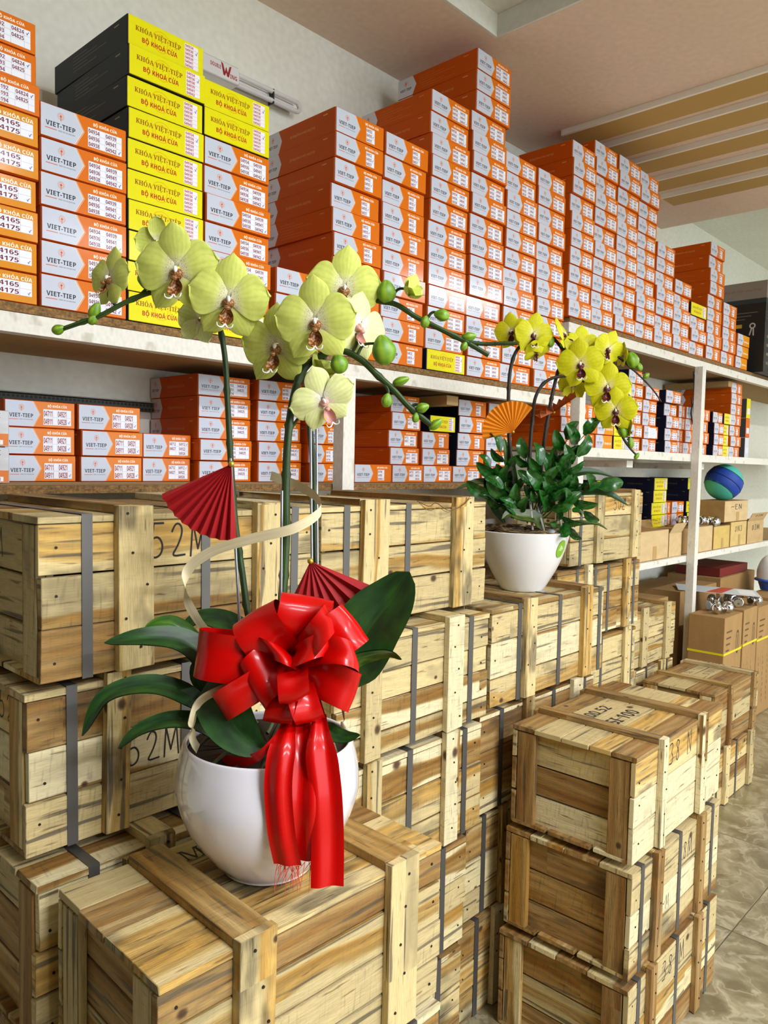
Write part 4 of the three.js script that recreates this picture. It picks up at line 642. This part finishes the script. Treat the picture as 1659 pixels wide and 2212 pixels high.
{
  const o = plant('orchid_plant', 'orchid with arching sprays of bright yellow purple-lipped blossoms in the far pot', 'orchid', POT2);
  STEMS2_MM.forEach(([l, a, b]) => part('flower_stem', taperTube(mmCurve(l), a / 1000, b / 1000, 90, 9, 7), darkStem, o));
  pedicels(o, PEDS2_MM, darkStem);
  STRAPS2_MM.forEach(([l, w, f], i) => part('leaf', leafGeo(l, w, f, { fold: .3 }), [0, 3, 4].includes(i) ? oliveLeaf : i === 5 ? paleLeaf : orchidLeaf, o));
  for (const l of ROOTS2_MM) part('root', taperTube(mmCurve(l), .0042, .0035, 16, 7), std(0x9a9c90, .7), o);
  for (const f of FLOWERS2_MM) flower(o, f, GOLDEN, lipPurple);
  for (const b of BUDS2_MM) bud(o, b);
}
{
  const o = plant('leafy_plant', 'dense dark green small-leaved foliage plant around the far orchid stems', 'foliage plant', POT2);
  const shapes = [0, 1, 2].map((k) => leafGeo([[0, 0, 0], [0, 16, 3], [0, 34, 2 + k], [0, 52, -4 - k * 3]], 25 + k * 2, [.05 * (k - 1), .15, 1], { n: 12, m: 6, fold: .3, thick: .0008 }));
  for (const l of SPRIGS2_MM) {
    const c = mmCurve(l), st = part('stem', taperTube(c, .0022, .0012, 20, 6), stemSkin, o), n = 5;
    for (let k = 0; k <= n; k++) { const t = .25 + .75 * k / n, p = c.getPointAt(Math.min(t, .999)), T = c.getTangentAt(Math.min(t, .999)), side = k % 2 ? 1 : -1, m = part('leaf', shapes[k % 3], smallLeaf, st, [p.x, p.y, p.z]); const dir = k === n ? T : T.clone().add(V(side * (.8 + rp() * .5), .1 + rp() * .3, .35 + rp() * .5)).normalize(), q = new THREE.Quaternion().setFromUnitVectors(V(0, 1, 0), dir); m.quaternion.copy(q).multiply(new THREE.Quaternion().setFromAxisAngle(V(0, 1, 0), (rp() - .5) * 1.6)); m.scale.setScalar(.95 + rp() * .6); }
  }
}
PEBBLES2_MM.forEach(([x, y, z, R], i) => { const c = Math.cos(-YAW), s = Math.sin(-YAW), g = new THREE.IcosahedronGeometry(R / 1000, 3), p = g.attributes.position; for (let k = 0; k < p.count; k++) { const f = 1 + .16 * N2(p.getX(k) * 70 + i * 9, p.getY(k) * 70, p.getZ(k) * 70); p.setXYZ(k, p.getX(k) * f, p.getY(k) * f * .7, p.getZ(k) * f); } g.computeVertexNormals(); const m = part('pebble', g, phys(0xa9bcc0, .35, { transmission: .2, thickness: .02 }), scene, [POT2[0] + (x * c + z * s) / 1000, POT2[1] + y / 1000, POT2[2] + (-x * s + z * c) / 1000]); tag(m, ['glassy pale pebble farthest from the sticker in the far pot', 'glassy pale pebble at the middle of the row in the far pot', 'glassy pale pebble right above the green sticker', 'glassy pale pebble in front of the others in the far pot'][i], 'pebble', 'pebbles in the far pot'); });
// ---------------------------------------------------------------- cartons, knobs, ball and the other goods
const rm = rng(909);
const cardMap = (base, seed, deco) => { const c = paint(512, 512, (u, v) => { const q = 1 + .05 * Math.sin(u * 500) * .4 + .10 * fbm(u * 4, v * 4, seed, 4) + .05 * N2(u * 70, v * 70, seed); return base.map((b) => clamp(b * q, 0, 255)); }); if (deco) deco(c.getContext('2d')); return texture(c); };
const kraftPlain = std(0xffffff, .85, { map: cardMap([160, 124, 72], 3) }), kraftPale = std(0xffffff, .85, { map: cardMap([206, 178, 128], 5) }), kraftYellow = std(0xffffff, .8, { map: cardMap([206, 176, 96], 7) });
const kraftPrint = std(0xffffff, .85, { map: cardMap([166, 130, 78], 9, (x) => { x.fillStyle = 'rgba(70,52,34,.75)'; for (let k = 0; k < 3; k++) for (let i = 0; i < 9; i++) x.fillRect(70 + k * 130 + (i % 3) * 8, 235 + i * 26, 8 + (i * 5) % 9, 16); x.beginPath(); x.arc(390, 120, 46, 0, 7); x.lineWidth = 10; x.strokeStyle = 'rgba(50,38,28,.8)'; x.stroke(); x.fillRect(372, 90, 12, 62); x.fillRect(396, 90, 12, 62); for (let i = 0; i < 4; i++) x.fillRect(60, 60 + i * 26, 160 - i * 22, 7); }) });
const inked = (base, seed, text) => std(0xffffff, .85, { map: cardMap(base, seed, (x) => { x.save(); x.translate(256, 150); x.strokeStyle = '#2c2622'; x.lineWidth = 12; x.lineCap = 'round'; handwrite(x, text, 120); x.restore(); }) });
const tape = std(0xb8924e, .35), strapYellow = std(0xe6d81c, .4), brownDark = std(0x5a3a1e, .85);
function kraftBox(label, [x0, x1, y0, y1, zf, d], { front = kraftPale, sides = kraftPlain, taped = true, open = false, turn = 0, band = 0, name = 'cardboard_carton', category = 'carton', group } = {}) {
  const w = x1 - x0, h = y1 - y0, t = thing(name, label, category, [(x0 + x1) / 2, y0 + .001, zf - d / 2], turn, group), k = .004;
  if (!open) part('body', chamferBox(w, h, d, .003), [sides, sides, sides, sides, front, sides], t, [0, h / 2, 0]);
  else {
    part('panel', chamferBox(w, h, k, .001), [sides, sides, sides, sides, front, sides], t, [0, h / 2, d / 2 - k / 2]); part('panel', chamferBox(w, h, k, .001), sides, t, [0, h / 2, -d / 2 + k / 2]);
    for (const s of [-1, 1]) part('panel', chamferBox(k, h, d - 2 * k, .001), sides, t, [s * (w / 2 - k / 2), h / 2, 0]); part('bottom', chamferBox(w - 2 * k, k, d - 2 * k, .001), sides, t, [0, k / 2, 0]);
    part('flap', chamferBox(w * .96, .07, k, .001), front, t, [0, h + .026, d / 2 + .012], [.5, 0, 0]); part('flap', chamferBox(w * .96, .07, k, .001), sides, t, [0, h + .03, -d / 2 - .008], [-.3, 0, 0]);
  }
  if (taped) part('tape', chamferBox(w * .12, h * .45, .0012, .0003), tape, t, [w * .05, h * .24, d / 2 + .0008]);
  if (band) { const g = [placed(new THREE.BoxGeometry(w + .004, .012, .0016), 0, 0, d / 2 + .001), placed(new THREE.BoxGeometry(w + .004, .012, .0016), 0, 0, -d / 2 - .001), placed(new THREE.BoxGeometry(.0016, .012, d), -w / 2 - .001, 0, 0), placed(new THREE.BoxGeometry(.0016, .012, d), w / 2 + .001, 0, 0)]; part('strap', mergeGeometries(g), strapYellow, t, [0, band, 0]); }
  return t;
}
// on the low shelf
kraftBox('torn pale carton with brown tape behind the 502 crate on the low shelf', [3.84, 4.235, LO, 1.178, -1.77, .17]);
kraftBox('small open carton with a clear bag spilling out before the far post', [4.255, 4.43, LO, 1.15, -1.775, .17], { open: true, taped: false });
kraftBox('narrow dark carton right behind the far post on the low shelf', [4.45, 4.572, LO, 1.165, -1.79, .15], { front: kraftPlain, taped: false });
kraftBox('wide pale carton just past the far post on the low shelf', [4.59, 4.885, LO, 1.172, -1.765, .165], { taped: false });
kraftBox('yellowish carton with a broad shiny tape under the chrome knobs', [4.905, 5.185, LO, 1.162, -1.765, .165], { front: kraftYellow });
kraftBox('yellowish carton with marker writing under the ball carton', [5.2, 5.505, LO, 1.178, -1.765, .24], { front: inked([208, 180, 112], 12, 'DN3') });
kraftBox('pale carton with dark marker scribble at the far end of the low shelf', [5.525, 5.86, LO, 1.17, -1.765, .3], { front: inked([196, 164, 112], 14, 'D3M'), open: true, taped: false });
kraftBox('carton supporting the blue ball on the low shelf', [5.075, 5.515, 1.1795, 1.318, -1.765, .18], { front: inked([206, 178, 128], 16, '~EN') });
{
  const b = thing('basketball', 'blue and turquoise rubber basketball on a carton', 'ball', [5.225, 1.3185, -1.832]), R = .119, n = V(.5, .8, .33).normalize();
  const blue = [18, 62, 158], teal = [70, 176, 156];
  const g = new THREE.SphereGeometry(R, 56, 40), p = g.attributes.position, col = []; 
  for (let i = 0; i < p.count; i++) { const d = V(p.getX(i), p.getY(i), p.getZ(i)).normalize(), q = d.dot(n); let s = 1; for (const k of [-.5, -.04, .42]) s -= .02 * Math.exp(-(((q - k) / .035) ** 2)); p.setXYZ(i, d.x * R * s, d.y * R * s, d.z * R * s); const c = new THREE.Color().setRGB(...(q > .42 || q < -.5 ? teal : blue).map((v) => v / 255), THREE.SRGBColorSpace); col.push(c.r, c.g, c.b); }
  g.setAttribute('color', new THREE.Float32BufferAttribute(col, 3)); g.computeVertexNormals();
  part('ball', g, std(0xffffff, .6, { vertexColors: true }), b, [0, R, 0]);
  const e = V(0, 0, 1).cross(n).normalize(), f = n.clone().cross(e);
  for (const k of [-.5, -.04, .42]) { const c = new THREE.CatmullRomCurve3(Array.from({ length: 48 }, (_, i) => { const a = i / 48 * 6.28319, r = Math.sqrt(1 - k * k); return n.clone().multiplyScalar(k * R).addScaledVector(e, Math.cos(a) * r * R).addScaledVector(f, Math.sin(a) * r * R); }), true); part('seam', new THREE.TubeGeometry(c, 96, .0016, 6, true), std(0x0a1836, .7), b, [0, R, 0]); }
}
// chrome knobs, each in its own clear wrapper
const chrome = phys(0xd6d6da, .08, { metalness: 1 }), knobShape = lathe([[0, 0], [.024, 0], [.026, .006], [.012, .012], [.011, .026], [.024, .034], [.029, .048], [.025, .062], [.012, .07], [0, .071]], 28), film = phys(0xffffff, .12, { transmission: 1, thickness: 0, ior: 1.3, side: THREE.DoubleSide });
function knob(label, x, y, z, rx, rz, group, k = 1) {
  const t = thing('door_knob', label, 'door knob', [x, y, z], rm() * 3, group), m = part('knob', knobShape, chrome, t, [0, .029 * k, 0], [rx, 0, rz]); m.scale.setScalar(k); return m;
}
[[4.64, 1.173, -1.81], [4.71, 1.173, -1.87], [4.77, 1.173, -1.80], [4.83, 1.173, -1.86], [4.70, 1.173, -1.80], [4.95, 1.163, -1.80], [5.02, 1.163, -1.84], [4.90, 1.163, -1.86]].forEach(([x, y, z], i) => knob(['chrome knob nearest the far post on the wide pale carton', 'chrome knob at the rear of the wide pale carton', 'chrome knob at the front middle of the wide pale carton', 'chrome knob at the rear corner of the wide pale carton', 'chrome knob second from the far post on the wide pale carton', 'chrome knob at the front of the yellowish carton', 'chrome knob on the yellowish carton nearest the ball', 'chrome knob at the rear of the yellowish carton'][i], x, y, z, 1.57, rm() * 6, 'loose chrome knobs on the low shelf cartons'));
function bag(label, [x, y, z], [a, b, c], seed) { const g = new THREE.IcosahedronGeometry(1, 4), p = g.attributes.position; for (let i = 0; i < p.count; i++) { const X = p.getX(i), Y = p.getY(i), Z = p.getZ(i), k = 1 + .45 * fbm(X * 2.4 + seed, Y * 2.4, Z * 2.4, 3); p.setXYZ(i, X * a * k, (Y * .5 + .5) * b * k, Z * c * k); } g.computeVertexNormals(); const m = part('plastic_bag', g, film, scene, [x, y, z]); tag(m, label, 'plastic bag'); }
bag('crumpled clear plastic bag on the cartons before the far post', [4.17, 1.1795, -1.845], [.10, .05, .06], 2);
// cartons on the floor with yellow strapping
const F = (x0, x1, h, label, turn, front = kraftPrint) => kraftBox(label, [x0, x1, 0, h, -1.495, .2], { front, sides: kraftPlain, taped: false, band: h * .7, turn, group: 'strapped cartons on the floor' });
F(4.385, 4.668, .692, 'brown printed carton with yellow strap next to the two-post crate', 0); F(4.69, 4.938, .70, 'second yellow-strapped carton, under the printed card', .01); F(4.955, 5.27, .682, 'third yellow-strapped carton with a torn dark corner', -.012); F(5.29, 5.9, .70, 'yellow-strapped carton under the blue basin', 0);
kraftBox('dark brown carton standing deep under the low shelf', [3.93, 4.34, 0, .78, -1.8, .36], { front: kraftPlain, taped: false }); kraftBox('wide brown carton under the shelf behind the strapped cartons', [4.56, 5.15, 0, .78, -1.82, .36], { front: kraftPlain, taped: false });
kraftBox('brown carton deep under the far end of the low shelf', [5.22, 5.9, 0, .80, -1.82, .36], { front: kraftPlain, taped: false }); kraftBox('flat dark red box lying on the carton under the low shelf', [5.26, 5.8, .8015, .86, -1.84, .3], { front: std(0x7a1c14, .6), sides: std(0x6a1a12, .6), taped: false, name: 'flat_box', category: 'box' });
[[4.545, .6935, -1.65], [4.62, .6935, -1.565], [4.525, .6935, -1.545], [4.735, .7015, -1.645], [4.74, .7015, -1.545], [4.83, .7015, -1.60], [4.885, .7015, -1.525]].forEach(([x, y, z], i) => knob(['chrome knob at the near end of the knob row on the strapped cartons', 'second chrome knob of the row on the strapped cartons', 'third chrome knob of the row, before the gap', 'fourth chrome knob of the row, just past the gap', 'fifth chrome knob of the row under the printed card', 'sixth chrome knob of the row, set back under the card', 'large chrome knob at the far end of the row on the strapped cartons'][i], x, y, z, 1.57, .6 + i, 'chrome knobs under the printed card', 1.1));
{
  const c = canvas(512, 128), x = c.getContext('2d'); x.fillStyle = '#c9d0d2'; x.fillRect(0, 0, 512, 128); x.fillStyle = '#c4523c'; x.beginPath(); x.moveTo(170, 128); x.lineTo(300, 0); x.lineTo(380, 0); x.lineTo(270, 128); x.fill(); x.fillStyle = '#e6e8e6'; x.fillRect(390, 18, 100, 90);
  const t = thing('display_card', 'tilted grey and red printed card lying over the chrome knobs', 'card', [4.79, .785, -1.69], -1.107); part('card', chamferBox(.46, .003, .2, .0008), [std(0xc9d0d2, .6), std(0xc9d0d2, .6), std(0xffffff, .45, { map: texture(c) }), std(0xc9d0d2, .6), std(0xc9d0d2, .6), std(0xc9d0d2, .6)], t, [0, .0, 0], [.04, 0, -.03]);
}
{ // blue basin with a domed white lid, at the edge of the view
  const t = thing('lidded_basin', 'blue plastic basin with a rounded white lid on the strapped cartons', 'basin', [5.69, .7015, -1.615]), blue = phys(0x2a5cc4, .3, { clearcoat: .4 });
  part('basin', lathe([[0, .002], [.09, .002], [.098, .008], [.115, .06], [.128, .068], [.134, .062], [.137, .07], [.128, .077], [.112, .072], [.1, .03], [0, .02]], 56), blue, t); part('lid', lathe([[.118, .0725], [.122, .085], [.12, .14], [.098, .20], [.06, .238], [.02, .25], [0, .251]], 56), phys(0xe8ecf0, .3, { clearcoat: .4 }), t); part('knob', lathe([[0, .25], [.03, .25], [.034, .27], [.026, .296], [0, .3]], 30), blue, t);
}
// white and printed cartons standing on the shelves
const box6 = (t, w, h, d, mats, y = h / 2) => part('body', chamferBox(w, h, d, .002), mats, t, [0, y, 0]);
{
  const t = thing('white_carton', 'plain white tall carton behind the 502 crate', 'carton', [3.26, LO + .001, -1.95]); box6(t, .26, .52, .2, Array(6).fill(std(0xd9d2b8, .8))); part('tape', chamferBox(.26, .04, .001, .0003), tape, t, [0, .3, .1008]);
  const grey = cardMap([120, 116, 112], 21, (x) => { x.fillStyle = 'rgba(30,28,28,.8)'; for (let i = 0; i < 14; i++) x.fillRect(30, 40 + i * 30, 300 + (i * 53) % 150, 8); });
  const g = thing('printed_carton', 'grey carton with lines of print behind the yellow blossoms', 'carton', [3.345, MR + 3 * .0695 + .001, -1.93]); box6(g, .2, .145, .2, Array(6).fill(std(0xffffff, .7, { map: grey })));
  const r = thing('sealed_box', 'dark red box with a round pale seal beside the amber boxes', 'box', [3.535, MR + 2 * .0695 + .001, -1.90]), rm2 = carton('#7c2410'), s = canvas(128, 128), x = s.getContext('2d'); x.fillStyle = '#7c2410'; x.fillRect(0, 0, 128, 128); x.strokeStyle = '#d8a070'; x.lineWidth = 6; x.beginPath(); x.arc(60, 84, 22, 0, 7); x.stroke(); x.beginPath(); x.arc(60, 84, 10, 0, 7); x.stroke(); box6(r, .10, .115, .16, [rm2, rm2, rm2, rm2, side(texture(s)), rm2]);
  const p = cardMap([206, 208, 210], 23, (x) => { x.fillStyle = '#e07818'; x.fillRect(0, 330, 512, 182); x.fillStyle = '#f4f4f4'; x.fillRect(330, 420, 150, 66); x.fillStyle = '#222'; for (let i = 0; i < 16; i++) x.fillRect(340 + i * 8, 428, 3 + (i * 3) % 4, 50); x.font = 'bold 96px sans-serif'; x.fillText('585', 300, 400); x.fillText('TI', 380, 110); });
  for (const [i, y] of [[0, ML], [1, ML + .085]]) { const q = thing('grey_box', ['lower grey and orange barcoded box at the edge of the view', 'upper grey and orange barcoded box marked 585 at the edge of the view'][i], 'box', [.602, y + .001, -1.935]); box6(q, .22, .083, .14, [0, 1, 2, 3, 4, 5].map((k) => k === 4 ? std(0xffffff, .5, { map: p }) : carton('#c8cbd0'))); }
}
boxStack(3.42, .17, LO, 6, .0715, -1.99, ['three'], 'of the stack behind the 502 crate', { d: .2, wob: .6 });
boxStack(3.80, .18, LO, 6, .0715, -1.99, ['yellow', 'six'], 'of the yellow-topped stack behind the 502 crate', { d: .2, wob: .6 });
boxStack(4.01, .36, LO, 5, .0745, -2.0, ['bare'], 'of the brown-sided stack before the yellow stack', { d: .2, body: 'lines', wob: .5 });
for (const [i, [y, h, c]] of [[MR, .14, '#d4d6da'], [MR + .1412, .13, '#d86a20'], [MR + .2724, .135, '#e4d418']].entries()) { const t = thing('slim_box', ['slim white box at the end of the middle shelf, lowest of three', 'slim orange box at the end of the middle shelf, between white and yellow', 'slim yellow box on end, topmost at the end of the middle shelf'][i], 'box', [5.60, y + .001, -1.90]); box6(t, .075, h, .16, [carton('#7c2a10'), carton('#4a4a4c'), carton(c), carton(c), carton(c), carton(c)]); part('label_strip', chamferBox(.05, h * .3, .001, .0003), whiteCard, t, [0, h * .35, .0805]); }
{ // big dark display cartons on the raised shelf
  const dark = cardMap([24, 22, 20], 31, (x) => { x.fillStyle = 'rgba(150,140,110,.7)'; for (let i = 0; i < 3; i++) x.fillRect(40, 90 + i * 22, 420 - i * 40, 5); for (let i = 0; i < 4; i++) { x.fillRect(60, 250 + i * 62, 60, 20); x.fillRect(140, 254 + i * 62, 70, 5); } x.fillStyle = '#c9a43a'; x.fillRect(300, 170, 62, 26); x.strokeStyle = '#c8c2b0'; x.lineWidth = 9; x.beginPath(); x.arc(430, 185, 16, 0, 7); x.moveTo(426, 200); x.lineTo(412, 250); x.moveTo(436, 200); x.lineTo(438, 254); x.stroke(); });
  const m = std(0xffffff, .5, { map: dark }), t = thing('display_carton', 'large black carton printed with keys on the raised shelf', 'carton', [5.60, B + .001, -1.93]); box6(t, .38, .48, .5, Array(6).fill(m)); part('corner_fold', chamferBox(.382, .03, .502, .002), std(0x2c3636, .5), t, [0, .466, 0]);
  const g = canvas(1024, 256), x = g.getContext('2d'); x.fillStyle = '#8d8478'; x.fillRect(0, 0, 1024, 256); x.fillStyle = '#8a4a42'; fitText(x, 'Hệ thống khóa an toàn, sang trong', 600, 120, 700, 44, 'italic {}px serif', '#8a4a42');
  const u = thing('display_carton', 'long grey carton lying on the black key carton', 'carton', [5.60, B + .483, -1.93]); box6(u, .37, .115, .5, [std(0x8d8478, .6), std(0xffffff, .6, { map: texture(g) }), ...Array(4).fill(std(0x8d8478, .6))]);
}
{ // unlit twin tube batten on the wall
  const t = thing('wall_lamp', 'unlit white twin-tube batten with red lettering high on the wall', 'lamp', [1.40, 2.785, ZB]), white = phys(0xe8e8e4, .35), c = canvas(512, 160), x = c.getContext('2d'); x.fillStyle = '#e6e6e2'; x.fillRect(0, 0, 512, 160);
  fitText(x, 'DOUBLE', 205, 70, 130, 46, SANS, '#9c1420'); fitText(x, 'ING', 425, 112, 90, 50, SANS, '#9c1420'); x.fillStyle = '#9c1420'; x.beginPath(); for (const [a, b] of [[268, 22], [292, 30], [318, 92], [330, 50], [352, 92], [372, 36], [396, 30], [366, 128], [344, 128], [332, 98], [316, 128], [298, 124]]) x.lineTo(a, b); x.fill(); fitText(x, 'A', 332, 60, 16, 18, SANS, '#3a1010');
  part('housing', chamferBox(.165, .06, .055, .008), [white, white, white, white, std(0xffffff, .4, { map: texture(c) }), white], t, [.105, 0, .04]); part('batten', plain(.3, .022, .02, .003), white, t, [.30, .004, .02]);
  for (const y of [.016, -.016]) { const g = new THREE.CylinderGeometry(.0085, .0085, .27, 16); g.rotateZ(Math.PI / 2); part('tube', g, phys(0xdcdcd8, .25), t, [.312, y, .045]); }
  part('tube_bend', new THREE.TorusGeometry(.016, .0085, 10, 16, Math.PI), phys(0xdcdcd8, .25), t, [.447, 0, .045], [0, 0, -Math.PI / 2]); part('clip', plain(.006, .05, .03, .001), std(0x222222, .5), t, [.34, -.002, .038]);
}
{ // perforated cable duct on the wall under the lower shelf
  const t = thing('cable_duct', 'grey-green perforated cable duct along the wall above the orange boxes', 'cable duct', [.1, 1.668, ZB]), d = paint(256, 64, (u, v) => { const a = Math.abs((((u * 8 + (v > .5 ? .5 : 0)) % 1) - .5)), b = Math.abs(((v * 2) % 1) - .5); return a < .32 && b < .28 ? [16, 18, 16] : [74, 80, 70]; }), tx = texture(d, { repeat: true }); tx.repeat.set(10, 40);
  part('duct', plain(2.5, .026, .02, .002), std(0xffffff, .6, { map: tx }), t, [0, 0, .01]); part('lip', plain(2.5, .003, .026, .001), std(0x9a9c90, .6), t, [0, .016, .013]);
}
{ // loose twine on the pale crate and a cable bundle at the far post
  const l = [[1.38, 1.418], [1.42, 1.405], [1.45, 1.412], [1.49, 1.394], [1.53, 1.396], [1.56, 1.408], [1.585, 1.424]], t = thing('twine', 'thin brown twine hanging loose on the pale topmost crate', 'twine', [1.47, 1.41, -1.188]);
  part('strand', new THREE.TubeGeometry(new THREE.CatmullRomCurve3(l.map(([x, y], i) => V(x - 1.47, y - 1.41, .0035 + .004 * (i % 2)))), 40, .0011, 6), std(0x6a4a22, .9), t); part('strand', new THREE.TubeGeometry(new THREE.CatmullRomCurve3(l.map(([x, y], i) => V(x - 1.465, y - 1.414 - .008 * Math.sin(i), .005))), 40, .0009, 6), std(0x7a5a30, .9), t);
  const c = thing('cable_bundle', 'dark cable bundle hanging behind the far post under the raised shelf', 'cable', [4.56, 2.1, -1.80]); for (let k = 0; k < 4; k++) part('cable', new THREE.TubeGeometry(new THREE.CatmullRomCurve3([V(0, -.01, 0), V(.02 + k * .006, -.09, .01 * k), V(-.012 * k, -.18 - .02 * k, .01), V(.03, -.26 - .02 * k, 0), V(.01, -.16, -.01)]), 40, .004, 7), std(k === 2 ? 0xb8b4a8 : 0x1c1a18, .6), c);
}
renderer.render(scene, camera);
